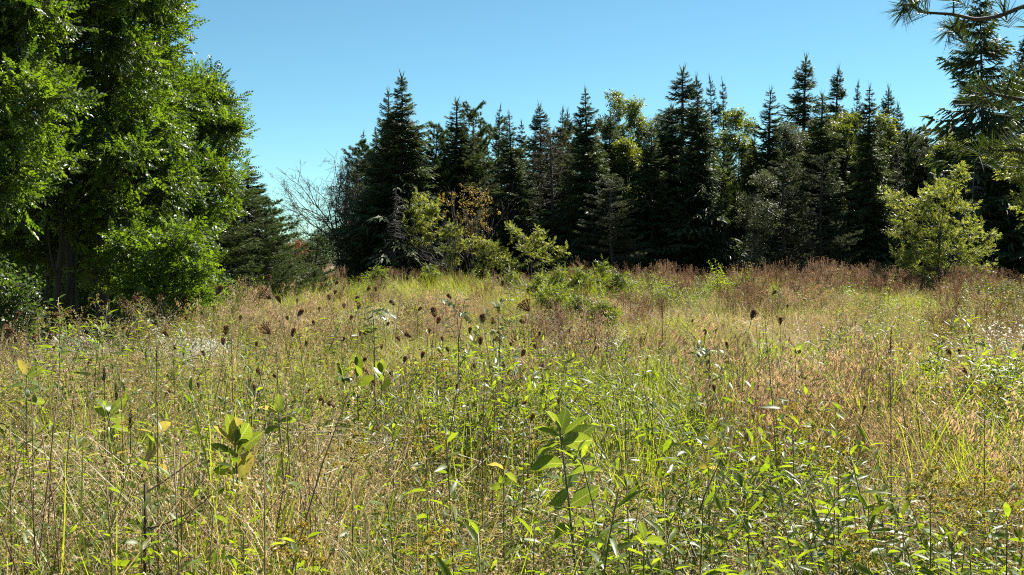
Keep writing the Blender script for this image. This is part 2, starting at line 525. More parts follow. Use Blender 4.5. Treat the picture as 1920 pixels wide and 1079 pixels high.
def tuft(seed, n=26, L=0.14, w=0.012, cone=1.1):
    """needle tuft pointing along +x"""
    rng = rs(seed)
    a = rng.uniform(0, 2 * math.pi, n)
    b = rng.uniform(0.15, cone, n)
    D = np.stack([np.cos(b), np.sin(b) * np.cos(a), np.sin(b) * np.sin(a)], 1)
    g = Geo()
    base = Geo().add([(0, w / 2, 0), (0, -w / 2, 0), (L, 0, 0)], [(0, 1, 2)])
    Q = np.stack([rng.uniform(-0.06, 0.03, n), np.zeros(n), np.zeros(n)], 1)
    g.stamp(base, frames(D, roll=rng.uniform(0, 3, n)) * rng.uniform(0.7, 1.1, n)[:, None, None], Q, rng.uniform(-0.5, 0.5, n))
    return g

SPR = {}
SPR['locust'] = [proto("locust_spray", locust_spray(i), [MAT['locust'], MAT['bark']]) for i in range(4)]
SPR['shrub'] = [proto("shrub_spray", leaf_spray(20 + i, 18, 0.4, 0.06, 0.035), [MAT['shrub'], MAT['bark']]) for i in range(3)]
SPR['ash'] = [proto("sapling_spray", locust_spray(30 + i, 6, 0.55, 0.085, 0.032), [MAT['ash'], MAT['bark']]) for i in range(3)]
SPR['poplar'] = [proto("poplar_spray", leaf_spray(40 + i, 16, 0.5, 0.075, 0.06), [MAT['poplar'], MAT['bark']]) for i in range(3)]
SPR['yellow'] = [proto("yellow_spray", leaf_spray(50 + i, 13, 0.4, 0.075, 0.055), [MAT['yellow'], MAT['bark']]) for i in range(3)]
SPR['olive'] = [proto("olive_spray", leaf_spray(60 + i, 16, 0.45, 0.06, 0.03), [MAT['olive'], MAT['bark']]) for i in range(3)]
SPR['rust'] = [proto("rust_spray", leaf_spray(70 + i, 14, 0.4, 0.07, 0.04), [MAT['rust'], MAT['bark']]) for i in range(2)]
SPR['sprout'] = [proto("sprout_spray", locust_spray(80 + i, 6, 0.4, 0.05, 0.024), [MAT['sprout'], MAT['rodstem']]) for i in range(3)]

# ------------------------------------------------------------------ broadleaf trees
def broadleaf(name, base, clumps, kind, label, cat="tree", group=None, dens=90, trunk_r=0.1, bark='bark', seed=0,
              size=(0.75, 1.25), shell=0.55, stems=1, crown="crown", fork=0.35, inner=0.0):
    """a trunk with a limb to each clump of leaves; clumps are (x, y, z, r) in the world"""
    rng = rs(seed + 1000)
    bx, by = base
    if by > 33.9:
        bx, by = bx * FAR, by * FAR
        clumps = [(x * FAR, y * FAR, CAM_H + (z - CAM_H) * FAR, r * FAR) for x, y, z, r in clumps]
    bz = float(terrain(bx, by))
    root = thing(name, (bx, by, bz), label, cat, group)
    C = np.array([(x - bx, y - by, z - bz, r * 0.93) for x, y, z, r in clumps], float)
    top = C[:, 2].max()
    low = C[:, 2].min()
    cen = C[:, :3].mean(0)
    g = Geo()
    for s in range(stems):
        off = np.array([rng.normal(0, 0.12), rng.normal(0, 0.12), 0]) * (stems > 1)
        tgt = np.array([cen[0] * 0.7 + rng.normal(0, 0.25), cen[1] * 0.6, top * 0.92])
        mid = np.array([cen[0] * 0.15 + rng.normal(0, 0.15), cen[1] * 0.15 + rng.normal(0, 0.15), top * 0.5])
        T = bez(off + (0, 0, -0.25), off + mid, tgt, 14)
        T[1:-1, :2] += rng.normal(0, 0.035, (12, 2)) * max(top, 2) / 6
        rad = 0.62 * trunk_r * (1 - 0.85 * np.linspace(0, 1, 14) ** 0.9) / math.sqrt(stems)
        rad[0] *= 1.35
        tube(T, rad, 8, 0, 0.5, g)
        sel = range(s, len(C), stems)
        for k in sel:
            c = C[k]
            zz = np.clip(c[2] * rng.uniform(0.35, 0.75), min(low * 0.5, top * fork), top * 0.85)
            i = int(np.argmin(np.abs(T[:, 2] - zz)))
            a = T[i]
            b = a * 0.5 + c[:3] * 0.5 + np.array([rng.normal(0, 0.2), rng.normal(0, 0.2), -0.15 * np.linalg.norm(c[:3] - a)])
            lr = min(rad[i] * 0.6, 0.014 + 0.025 * c[3])
            tube(bez(a, b, c[:3], 8), np.linspace(lr, lr * 0.25, 8), 5, 0, 0.5, g)
            for _ in range(5):
                e = c[:3] + norm(rng.normal(0, 1, 3)) * c[3] * 0.8
                tube(bez(a * 0.35 + c[:3] * 0.65, c[:3], e, 5), np.linspace(lr * 0.4, 0.004, 5), 4, 0, 0.5, g)
    obj("trunk", mesh_from(name + "_trunk", g, MAT[bark], True), root)
    P, D = [], []
    for x, y, z, r in C:
        n = max(10, int(2.3 * dens * r ** 2.05))
        u = norm(rng.normal(0, 1, (n, 3)))
        u[:, 2] = np.where(rng.uniform(0, 1, n) < 0.35, np.abs(u[:, 2]), u[:, 2])
        rad = r * (shell + (1 - shell) * rng.uniform(0, 1, n) ** 0.7) * (1 + 0.22 * np.sin(u[:, 0] * 5 + x) * np.cos(u[:, 2] * 4 + z))
        if inner:
            rad = np.where(rng.uniform(0, 1, n) < inner, rad * rng.uniform(0.1, 0.8, n), rad)
        P.append(np.array([x, y, z]) + u * rad[:, None] * np.array([1.08, 1.08, 0.9]))
        d = u + rng.normal(0, 0.7, (n, 3))
        d[:, 2] = d[:, 2] * 0.75 + 0.05
        D.append(d)
    P, D = np.concatenate(P), np.concatenate(D)
    keep = P[:, 2] > 0.12
    P, D = P[keep], D[keep]
    S = rng.uniform(size[0], size[1], len(P))
    P = P - norm(D) * 0.25 * S[:, None]
    E = euler_of(frames(D, roll=rng.uniform(-1.0, 1.0, len(P))))
    tag(scatter(crown, P, E, S, SPR[kind], seed, root), kind="stuff")
    return root

def cl(px, py, d, rpx):
    return (PX(px, d), d, PZ(py, d), rpx / FPX * d)

def clumps(lst, d, seed, jit=0.8, dx=0):
    rng = rs(seed)
    out = []
    for px, py, r in lst:
        px = px + dx
        out.append(cl(px, py, d + rng.uniform(-jit, jit), r))
    return out

# ------------------------------------------------------------------ conifers (unit trees: 10 m tall, 2 m radius)
def spruce_branch(seed, sparse=1.0, hang=0.35, ntw=11):
    rng = rs(seed)
    g = Geo()
    ax = lambda t: np.array([t, 0.03 * math.sin(3 * t + seed), -0.16 * math.sin(t * 2.4) + 0.10 * t * t])
    tube([ax(0), ax(0.35), ax(0.7), ax(1)], [0.014, 0.010, 0.006, 0.002], 3, 1, 0.3, g)
    lance = Geo().add([(0, 0.5, 0), (0, -0.5, 0), (1, 0, 0)], [(0, 1, 2)])
    D, Q, Ls, Ws = [], [], [], []
    for i, t in enumerate(np.linspace(0.12, 1.0, ntw)):
        for s in (-1, 1):
            if rng.uniform() > sparse:
                continue
            L = (0.42 * (1 - t) ** 0.8 + 0.10) * rng.uniform(0.7, 1.2)
            a = s * rng.uniform(0.6, 1.1)
            d = np.array([math.cos(a), math.sin(a), -hang * rng.uniform(0.3, 1.3)])
            b = ax(t)
            D.append(d); Q.append(b); Ls.append(L); Ws.append(0.075)
            k = max(2, int(L / 0.075))
            for j in range(k):
                u = (j + 0.6) / k
                d2 = d + np.array([0.4, s * rng.uniform(-0.9, 0.9), -hang * rng.uniform(0.2, 1.5)])
                D.append(d2); Q.append(b + d * L * u); Ls.append(rng.uniform(0.10, 0.21)); Ws.append(0.06)
        D.append(np.array([1, rng.uniform(-0.2, 0.2), 0.1])); Q.append(ax(t) - (0.06, 0, 0)); Ls.append(0.18); Ws.append(0.075)
    n = len(D)
    A = frames(D, roll=rng.uniform(-1.2, 1.2, n))
    A = A * np.stack([np.array(Ls), np.array(Ws), np.ones(n)], 1)[:, None, :]
    g.stamp(lance, A, np.array(Q), rng.uniform(-0.5, 0.5, n))
    return g

def make_spruce(name, seed, nbr=300, rad=2.0, expo=0.85, sparse=1.0, hang=0.35, gap=0.1, low=0.03, mat='spruce', asym=0.15, ntw=11, up=0.25):
    rng = rs(seed)
    H = 10.0
    z = low + (1 - low) * rng.uniform(0, 1, nbr) ** 1.15
    z = np.sort(z)
    z = np.round(z * 34) / 34 + rng.normal(0, 0.009, nbr)        # loose whorls
    z = np.clip(z, low, 0.985)
    az = rng.uniform(0, 2 * math.pi, nbr)
    lobe = 1 + asym * np.sin(az * 2 + seed + z * 9) + asym * np.sin(az * 3 - z * 21)
    wh = np.round(z * 34).astype(int)
    L = rad * (1 - z) ** expo * lobe * rng.uniform(0.6, 1.15, nbr) * rng.uniform(0.78, 1.15, 40)[wh] + 0.13
    L *= np.where(rng.uniform(0, 1, nbr) < gap, 0.45, 1.0)
    L *= np.where(z < 0.14, 0.75 + 1.7 * z, 1)
    el = -0.32 + z ** 1.6 * (0.45 + up) + rng.normal(0, 0.1, nbr)
    D = np.stack([np.cos(az) * np.cos(el), np.sin(az) * np.cos(el), np.sin(el)], 1)
    A = frames(D, roll=rng.normal(0, 0.25, nbr)) * (L * 1.0)[:, None, None]
    wx = np.clip(0.8 / np.maximum(L, 0.3), 0.75, 1.3)             # short branches keep stout twigs
    A = A * np.stack([np.ones(nbr), wx, wx], 1)[:, None, :]
    tx = 0.06 * np.sin(z * 5 + seed)
    P = np.stack([tx, 0 * tx, z * H], 1)
    g = Geo()
    tm = [spruce_branch(seed * 7 + k, sparse, hang, ntw) for k in range(4)]
    pick = rng.integers(0, 4, nbr)
    for k in range(4):
        s = pick == k
        g.stamp(tm[k], A[s], P[s], rng.uniform(-0.25, 0.25, s.sum()))
    # leader
    for k in range(7):
        a = rng.uniform(0, 6.28)
        g.stamp(Geo().add([(0, .025, 0), (0, -.025, 0), (.5, 0, 0)], [(0, 1, 2)]),
                frames([(math.cos(a) * 0.25, math.sin(a) * 0.25, 1)], roll=np.array([a])), np.array([(0.06 * math.sin(5 + seed), 0, H - 0.3 + 0.04 * k)]))
    zz = np.linspace(-0.03, 0.99, 12)
    tr = Geo()
    tube(np.stack([0.06 * np.sin(zz * 5 + seed), 0 * zz, zz * H], 1), 0.13 * (1 - zz) ** 0.9 + 0.012, 7, 0, 0.5, tr)
    return (mesh_from(name + "_crown", g, [MAT[mat], MAT['bark']]), mesh_from(name + "_trunk", tr, MAT['bark'], True))

def make_pine(name, seed, nbr=46, rad=2.2, mat='pine', up=0.45, tl=0.2, tw=0.02, tpb=26, shape=0.6, low=0.12, H=10.0, tn=24):
    rng = rs(seed)
    g = Geo()
    tr = Geo()
    zz = np.linspace(-0.03, 0.98, 12)
    T = np.stack([0.2 * np.sin(zz * 3 + seed), 0.15 * np.cos(zz * 4 + seed), zz * H], 1)
    tube(T, 0.15 * (1 - zz) ** 0.9 + 0.015, 7, 0, 0.5, tr)
    tm = [tuft(seed * 5 + k, tn, tl, tw) for k in range(3)]
    Q, D = [], []
    for b in range(nbr):
        z = low + (0.97 - low) * ((b + rng.uniform(0, 1)) / nbr) ** 0.95
        az = b * 2.4 + rng.normal(0, 0.4)
        L = rad * (1 - z) ** shape * rng.uniform(0.6, 1.15) * (0.7 + 2 * min(z, 0.15)) + 0.3
        a = np.array([np.interp(z, zz, T[:, 0]), np.interp(z, zz, T[:, 1]), z * H])
        d = np.array([math.cos(az), math.sin(az), 0])
        m = a + d * L * 0.55 + (0, 0, -0.05 * L + up * L * 0.1)
        e = a + d * L + (0, 0, up * L * rng.uniform(0.4, 1.0))
        W = bez(a, m, e, 7)
        tube(W, np.linspace(0.03 * (L / rad) + 0.008, 0.005, 7), 4, 0, 0.5, tr)
        k = int(tpb * (0.35 + 0.65 * L / rad))
        for _ in range(k):
            u = rng.uniform(0.25, 1)
            p = W[0] * (1 - u) ** 2 + 2 * u * (1 - u) * m + u * u * e
            s = rng.choice([-1, 1]) * rng.uniform(0, 0.42) * L * (1.1 - u * 0.75)
            side = np.array([-d[1], d[0], 0])
            q = p + side * s + d * abs(s) * 0.5 + (0, 0, rng.uniform(-0.02, 0.22) * (0.5 + abs(s)))
            Q.append(q)
            D.append(d * 0.7 + side * np.sign(s) * 0.6 + np.array([0, 0, rng.uniform(0.1, 1.0)]) + rng.normal(0, 0.25, 3))
            if rng.uniform() < 0.3:
                tube([p, (p + q) / 2 - (0, 0, 0.03), q], [0.01, 0.007, 0.004], 3, 0, 0.5, tr)
    Q, D = np.array(Q), np.array(D)
    pick = rng.integers(0, 3, len(Q))
    A = frames(D) * rng.uniform(0.75, 1.25, len(Q))[:, None, None]
    for k in range(3):
        s = pick == k
        g.stamp(tm[k], A[s], Q[s], rng.uniform(-0.3, 0.3, s.sum()))
    return (mesh_from(name + "_crown", g, [MAT[mat]]), mesh_from(name + "_trunk", tr, MAT['bark'], True))

def make_dead(name, seed, nbr=90, rad=1.6, H=10.0):
    rng = rs(seed)
    g, tr = Geo(), Geo()
    zz = np.linspace(-0.03, 1, 10)
    tube(np.stack([0.1 * np.sin(zz * 4), 0 * zz, zz * H], 1), 0.07 * (1 - zz) + 0.012, 6, 0, 0.5, tr)
    for b in range(nbr):
        z = rng.uniform(0.08, 0.97)
        az = rng.uniform(0, 6.28)
        L = rad * (1 - z) ** 0.7 * rng.uniform(0.5, 1.15) + 0.15
        d = np.array([math.cos(az), math.sin(az), 0])
        a = np.array([0.1 * math.sin(z * 4), 0, z * H])
        W = bez(a, a + d * L * 0.5 + (0, 0, 0.05), a + d * L + (0, 0, -0.3 * L * rng.uniform(0.2, 1.3)), 6)
        tube(W, np.linspace(0.028, 0.007, 6), 3, 0, 0.5, g)
        for _ in range(7):
            i = rng.integers(1, 6)
            e = W[i] + (d * rng.uniform(0, 0.6) + np.array([-d[1], d[0], 0]) * rng.uniform(-1, 1) + np.array([0, 0, rng.uniform(-0.7, 0.15)])) * 0.38 * L
            tube([W[i], (W[i] + e) / 2 + rng.normal(0, 0.02, 3), e], [0.016, 0.012, 0.006], 3, 0, 0.5, g)
    return (mesh_from(name + "_branches", g, MAT['deadbark']), mesh_from(name + "_trunk", tr, MAT['deadbark'], True))

UNIT = {
    'broad1': make_spruce("broad_spruce", 1, 560, 2.5, 0.95, 1.0, 0.4, 0.12, 0.02),
    'broad2': make_spruce("broad_spruce", 2, 560, 2.4, 1.0, 1.0, 0.3, 0.14, 0.02, asym=0.22),
    'slim1': make_spruce("slim_spruce", 3, 420, 1.9, 0.95, 1.0, 0.3, 0.15, 0.04, up=0.5),
    'slim2': make_spruce("slim_spruce", 4, 380, 1.9, 0.9, 0.9, 0.4, 0.2, 0.08, asym=0.25, up=0.45),
    'slim3': make_spruce("slim_spruce", 5, 280, 1.9, 0.85, 0.85, 0.3, 0.25, 0.08, asym=0.3, up=0.6),
    'loose': make_spruce("loose_spruce", 6, 300, 2.6, 0.6, 0.8, 0.55, 0.25, 0.06, asym=0.3, ntw=13),
    'pine1': make_pine("white_pine", 11, 60, 1.9, 'pine', 0.7, 0.18, 0.024, 52, 0.5, 0.12),
    'pine2': make_pine("white_pine", 12, 50, 1.8, 'pine', 0.9, 0.18, 0.024, 52, 0.45, 0.15),
    'scots1': make_pine("scots_pine", 13, 70, 2.6, 'scots', 0.3, 0.15, 0.022, 70, 0.5, 0.06),
    'scots2': make_pine("scots_pine", 14, 64, 2.4, 'scots', 0.4, 0.15, 0.022, 66, 0.45, 0.08),
    'brown1': make_pine("thin_pine", 15, 64, 2.0, 'brownpine', 0.3, 0.15, 0.018, 26, 0.45, 0.1),
    'bush1': make_pine("bushy_pine", 16, 90, 3.6, 'pine', 0.35, 0.2, 0.026, 80, 0.5, 0.03),
    'dead1': make_dead("dead_spruce", 21, 140),
    'dead2': make_dead("dead_spruce", 22, 70, 1.8),
}

def conifer(name, unit, px, py, d, wpx, label, group=None, seed=0, cat="tree"):
    """a conifer whose tip stands at pixel (px, py) seen at distance d; wpx is the width of its foot"""
    x = PX(px, d)
    h = PZ(py, d)
    base_r = {'broad1': 2.1, 'broad2': 2.0, 'slim1': 1.5, 'slim2': 1.5, 'slim3': 1.6, 'loose': 2.4, 'pine1': 1.9, 'pine2': 1.8,
              'scots1': 2.4, 'scots2': 2.2, 'brown1': 1.9, 'bush1': 3.4, 'dead1': 1.6, 'dead2': 1.8}[unit]
    if d > 33.9:
        d, x, h = d * FAR, x * FAR, CAM_H + (h - CAM_H) * FAR
    sx = (wpx / 2 / FPX * d) / base_r * (1.6 if unit.startswith('slim') else (1.25 if unit.startswith('broad') else 1.0))
    root = thing(name, (x, d, float(terrain(x, d))), label, cat, group, rs(seed).uniform(0, 6.28))
    c, t = UNIT[unit]
    rl = rs(seed + 50)
    root.rotation_euler = (rl.normal(0, 0.018), rl.normal(0, 0.018), rl.uniform(0, 6.28))
    s = (sx, sx * rl.uniform(0.85, 1.15), h / 10.0)
    dead = unit.startswith('dead')
    obj("trunk", t, root, scl=s)
    tag(obj("branches" if dead else "crown", c, root, scl=s), kind="stuff")
    return root

# ------------------------------------------------------------------ the locust trees on the left
G_LOC = "leafy locust trees along the meadow's left side"
broadleaf("locust_tree", (PX(-70, 13.5), 13.5), clumps(
    [(20, 60, 70), (92, 150, 42), (25, 190, 85), (60, 280, 55), (5, 330, 60), (60, 25, 55), (-80, 150, 150), (-60, 320, 110),
     (-60, -20, 130), (-190, 80, 160), (-150, -160, 200), (20, -120, 110), (-200, 260, 130)], 13.5, 1, 0.8),
    'locust', "large locust tree cut by the photo's left edge, its lit boughs nearest the meadow", "tree", G_LOC, 120, 0.2, seed=1)
broadleaf("locust_tree", (PX(118, 16.5), 16.5), clumps(
    [(150, 60, 75), (235, 110, 70), (170, 205, 65), (120, 260, 55), (255, 225, 65), (180, 320, 65), (90, 390, 55), (200, -70, 120),
     (60, -50, 100), (60, 120, 80), (150, 415, 48), (230, 300, 45), (110, 20, 60), (300, -40, 60), (215, 395, 42), (20, 440, 50), (150, 480, 36), (95, 465, 34), (200, 500, 24)], 16.5, 2, 1.0),
    'locust', "tall locust tree with dark leaning trunks standing just behind the rounded bush", "tree", G_LOC, 105, 0.2, seed=2, stems=3)
broadleaf("locust_tree", (PX(205, 18.5), 18.5), clumps(
    [(300, 40, 58), (325, 15, 40), (290, 130, 66), (318, 190, 48), (280, 265, 66), (328, 275, 48), (250, 355, 56), (330, 345, 48),
     (240, -80, 110), (325, -60, 50), (290, 420, 56), (335, 60, 26), (345, 105, 22), (360, 345, 32), (200, 450, 44), (345, 450, 36)], 18.0, 3, 0.9, -24),
    'locust', "locust tree with the highest crown edge against the open sky", "tree", G_LOC, 115, 0.17, seed=3, stems=2)
broadleaf("locust_tree", (PX(352, 21.5), 21.5), clumps(
    [(402, 190, 44), (432, 240, 30), (390, 258, 56), (420, 330, 40), (370, 330, 48), (372, 175, 38), (444, 290, 22), (362, 400, 44),
     (410, 148, 22), (445, 350, 20), (436, 185, 15), (458, 238, 10), (330, 250, 60), (320, 400, 50), (420, 390, 26), (390, 430, 30)], 21.0, 4, 0.7, -18),
    'locust', "lower locust tree whose rounded crown overhangs the dark spruce", "tree", G_LOC, 125, 0.14, seed=4)
broadleaf("locust_shrub", (PX(318, 16.0), 16.0), clumps(
    [(300, 500, 44), (352, 525, 30), (362, 470, 22), (272, 545, 36), (330, 455, 34), (250, 470, 40), (372, 555, 16), (325, 560, 28), (378, 500, 12), (230, 530, 22), (280, 580, 24), (350, 570, 18)], 16.0, 5, 0.5),
    'locust', "drooping locust shrub with glinting leaf tips at the tree row's corner", "shrub", None, 130, 0.07, seed=5, stems=2)
broadleaf("rounded_bush", (PX(10, 12.5), 12.5), clumps(
    [(15, 575, 46), (52, 545, 22), (-40, 560, 60), (58, 590, 24), (5, 512, 22), (30, 610, 30), (-90, 590, 50)], 12.5, 6, 0.35),
    'shrub', "rounded green bush at the photo's left edge before the dark trunks", "bush", None, 210, 0.05, seed=6, stems=3)
for k, (px, d, hy, lab) in enumerate([
        (92, 18.0, 300, "slim dark trunk nearest the rounded bush among the locust trees"),
        (180, 19.5, 290, "slim leafy locust trunk leaning in the shade midway along the tree row"),
        (228, 20.5, 300, "slim locust trunk beside the drooping shrub in the tree row's shade"),
        (20, 17.0, 320, "slim shaded locust trunk seen above the rounded bush")]):
    broadleaf("young_locust", (PX(px, d), d), clumps([(px + 5, hy, 50), (px - 30, hy + 60, 40), (px + 35, hy + 70, 40), (px + 10, hy + 130, 36)], d, 40 + k, 0.8),
              'locust', lab, "tree", "slim locust trunks in the shade", 70, 0.085, seed=40 + k, fork=0.6)
# undergrowth behind the trunks, one tangled mass
def tangle(name, spots, kind, label, seed, dens, size=(0.8, 1.3)):
    rng = rs(seed)
    P, D = [], []
    for x, y, z, r in spots:
        n = int(dens * r ** 2)
        u = norm(rng.normal(0, 1, (n, 3)))
        p = np.array([x, y, z]) + u * (r * (0.3 + 0.7 * rng.uniform(0, 1, n)))[:, None]
        d = u + rng.normal(0, 0.5, (n, 3)); d[:, 2] = d[:, 2] * 0.5
        P.append(p); D.append(d)
    P, D = np.concatenate(P), np.concatenate(D)
    k = P[:, 2] > 0.05
    P, D = P[k], D[k]
    o = scatter(name, P, euler_of(frames(D)), rng.uniform(size[0], size[1], len(P)), SPR[kind], seed)
    return tag(o, label, "undergrowth", kind="stuff")
rng = rs(77)
tangle("undergrowth", [(PX(px, d), d, rng.uniform(0.6, 5.5), rng.uniform(0.7, 1.3)) for px, d in
                       [(rng.uniform(-500, 330), rng.uniform(21.5, 27)) for _ in range(75)]]
       + [(PX(px, d), d, rng.uniform(0.2, 1.5), rng.uniform(0.6, 1.0)) for px, d in [(rng.uniform(-300, 350), rng.uniform(19.5, 25)) for _ in range(45)]],
       'locust', "shaded leafy undergrowth behind the locust trunks", 78, 34)

# ------------------------------------------------------------------ spruce and pines at the left gap
conifer("spruce_tree", 'broad2', 468, 305, 31, 190, "dark spruce sloping into the sky gap behind the lower locust", seed=1)
conifer("pine_tree", 'bush1', 458, 345, 26, 250, "bushy dark green pine spreading low between locusts and the sky gap", seed=2)
conifer("pine_tree", 'bush1', 505, 410, 27, 150, "lower bushy pine at the tree row's end beside the gap", seed=5)
conifer("pine_tree", 'bush1', 395, 370, 25, 230, "dense dark pine half hidden beneath the lower locust's boughs", seed=3)
conifer("small_pine", 'pine1', 592, 438, 30, 82, "small bushy pine standing alone in the sky gap", seed=4)
broadleaf("red_shrub", (PX(556, 32), 32), clumps([(546, 468, 15), (564, 462, 14), (556, 482, 16), (574, 478, 12)], 32, 8, 0.3), 'rust',
          "rust red shrub beside the small lone pine in the gap", "shrub", None, 300, 0.03, seed=8, size=(0.6, 0.9))
rng = rs(5)
tangle("far_woods", [(PX(px, 150), 150 + rng.uniform(-8, 8), rng.uniform(0.5, 4.0), rng.uniform(1.3, 2.2)) for px in np.linspace(420, 760, 50)],
       'shrub', "pale far-off woods low in the sky gap", 79, 30, (2.2, 3.2))["category"] = "woods"

# bare branched tree left of the big spruce
def bare_tree(name, px, d, ytop, label, seed, lean=-0.25, mat='deadbark', kind='olive', nleaf=160, spread=1.0, r0=0.05):
    rng = rs(seed)
    d = d * FAR if d > 33.9 else d
    x = PX(px, d)
    H = PZ(ytop, d)
    root = thing(name, (x, d, float(terrain(x, d))), label, "tree")
    g = Geo()
    tips = []
    def grow(p, dv, L, r, lev):
        n = 5
        W = [p]
        v = dv.copy()
        for _ in range(n - 1):
            v = norm(v + rng.normal(0, 0.16, 3) + np.array([0, 0, 0.05]))
            W.append(W[-1] + v * L / (n - 1))
        tube(W, np.linspace(r, r * 0.55, n), 4 if lev > 1 else 6, 0, 0.5, g)
        if lev >= 4:
            tips.append(W[-1]); return
        for k in range(4 if lev < 2 else 3):
            i = n - 1 if k == 0 else int(rng.integers(1, n))
            nv = norm(v + rng.normal(0, 0.5, 3) * (1.0 if k else 0.4) * spread)
            grow(W[i], nv, L * rng.uniform(0.55, 0.8), r * 0.62, lev + 1)
        tips.append(W[-1])
    for s in range(3):
        grow(np.array([rng.normal(0, 0.1), rng.normal(0, 0.1), -0.1]), norm(np.array([lean + rng.normal(0, 0.25), rng.normal(0, 0.2), 1.0])), H * 0.38, r0, 0)
    V = np.concatenate(g.V)
    k = H / V[:, 2].max()
    g.V = [v * k for v in g.V]
    obj("branches", mesh_from(name + "_branches", g, MAT[mat]), root)
    tips = np.array(tips) * k
    if nleaf:
        w = rng.choice(len(tips), nleaf)
        P = tips[w] * np.array([1, 1, 0.92]) + rng.normal(0, 0.12, (nleaf, 3))
        P[:, 2] = np.maximum(P[:, 2], 0.3)
        D = rng.normal(0, 1, (nleaf, 3))
        tag(scatter("leaves", P, euler_of(frames(D)), rng.uniform(0.6, 1.0, nleaf), SPR[kind], seed, root), kind="stuff")
    return root
bare_tree("bare_tree", 640, 40, 280, "nearly bare grey tree with spreading twigs left of the biggest spruce", 3, -0.1, nleaf=650)
bare_tree("bare_shrub", 612, 38.5, 360, "low leafless grey shrub leaning out over the sky gap", 4, -0.3, nleaf=220, r0=0.03)
broadleaf("olive_shrub", (PX(632, 37), 37), clumps([(622, 420, 26), (642, 385, 26), (640, 450, 30), (612, 455, 24), (652, 340, 20), (628, 360, 16), (600, 475, 16), (655, 305, 14), (640, 318, 12), (598, 440, 16)], 37, 9, 0.4), 'olive',
          "dull olive shrub tucked against the biggest spruce's foot by the gap", "shrub", None, 120, 0.05, seed=9)

# ------------------------------------------------------------------ the far row of trees
conifer("spruce_tree", 'broad1', 748, 145, 38.0, 168, "broadest dark spruce, first tall one right of the sky gap", seed=11)
conifer("spruce_tree", 'slim1', 722, 172, 38.6, 90, "second dark spruce tip joined to the broadest spruce's left shoulder", seed=12)
conifer("dead_spruce", 'dead1', 737, 352, 35.2, 78, "small grey dead spruce in front of the broadest spruce", seed=13)
broadleaf("leafy_sapling", (PX(790, 36.4), 36.4), clumps([(788, 375, 12), (800, 395, 13), (776, 400, 11), (815, 392, 9), (790, 422, 13), (768, 432, 10), (806, 440, 11), (784, 455, 12)], 36.4, 10, 0.3),
          'ash', "bright leafy sapling between the broadest spruce and the yellow birch", "tree", None, 75, 0.04, seed=10)
conifer("spruce_tree", 'slim1', 855, 190, 40.0, 120, "dark spruce right of the broadest one, with a white pine at its shoulder", seed=14)
conifer("pine_tree", 'pine2', 893, 195, 41.0, 110, "soft tufted white pine with a blunt double top", seed=15)
conifer("pine_tree", 'pine1', 815, 232, 39.2, 100, "rounded lower white pine between the first two spruces", seed=16)
conifer("pine_tree", 'slim3', 936, 206, 43.0, 60, "thin spindly conifer with a sparse top beside the white pine", seed=17)
conifer("spruce_tree", 'slim1', 968, 214, 39.5, 76, "narrow dark spruce left of the brown pine", seed=18)
conifer("spruce_tree", 'slim2', 1013, 202, 45.0, 80, "distant spruce tip above the brown pine's left side", seed=19)
conifer("pine_tree", 'brown1', 1032, 240, 39.0, 110, "thin brownish pine with bare lower twigs", seed=20)
conifer("spruce_tree", 'slim3', 1055, 208, 46.0, 56, "first of two small distant spruce tips behind the brown pine", seed=21)
conifer("spruce_tree", 'slim2', 1070, 213, 46.5, 56, "second of two small distant spruce tips behind the brown pine", seed=22)
conifer("spruce_tree", 'broad2', 1106, 171, 38.5, 130, "pointed dark spruce left of the yellow-green poplars", seed=23)
conifer("pine_tree", 'scots1', 1150, 330, 36.5, 140, "low spreading grey-green pine at the foot of the poplars", seed=24)
conifer("spruce_tree", 'slim2', 1140, 215, 41.5, 80, "shaded spruce between the pointed spruce and the poplars", seed=25)
def poplar(px, py, d, r, h, lab, seed, kind='poplar', dens=60, group=None, n=14):
    r = r * 1.12
    rng = rs(seed)
    L = [(px, py + r, r * 0.7)]
    for k in range(n):
        t = (k + 0.6) / n
        L.append((px + rng.uniform(-1, 1) * r * (0.7 + 0.9 * t), py + r + t * h, r * rng.uniform(0.5, 0.95)))
    return broadleaf("broadleaf_tree", (PX(px, d), d), clumps(L, d, seed, 0.6), kind, lab, "tree", group, 2.6 * dens, 0.09, seed=seed, shell=0.25)
poplar(1152, 163, 46, 18, 180, "tallest yellow-green poplar, left one of the pair", 31)
poplar(1192, 178, 45, 20, 190, "second yellow-green poplar with the broader crown", 32)
poplar(1172, 250, 41, 22, 130, "lower pale green tree filling the poplars' foot", 33)
poplar(1245, 205, 46, 16, 150, "dull green treetop between the poplars and the twin spruces", 34, 'olive')
conifer("spruce_tree", 'slim1', 1222, 238, 38.8, 80, "slender black-green spruce standing before the poplars' right edge", seed=26)
conifer("spruce_tree", 'slim2', 1277, 135, 41.0, 130, "left and taller of the twin spruces right of the poplars", seed=27)
conifer("spruce_tree", 'broad1', 1307, 150, 39.0, 130, "right and fuller of the twin spruces right of the poplars", seed=28)
conifer("spruce_tree", 'slim3', 1339, 150, 46.0, 66, "left one of the two thin spruce tips behind the twin spruces", seed=29)
conifer("spruce_tree", 'slim3', 1356, 156, 46.5, 62, "right one of the two thin spruce tips behind the twin spruces", seed=30)
conifer("spruce_tree", 'slim2', 1256, 200, 43.5, 90, "half hidden spruce at the twin spruces' left flank", seed=31)
poplar(1378, 195, 43, 22, 190, "pale green birch-like tree right of the twin spruces", 35, 'poplar', 52)
conifer("spruce_tree", 'slim1', 1433, 168, 40.5, 84, "lone dark spruce between the pale birch and the willow", seed=32)
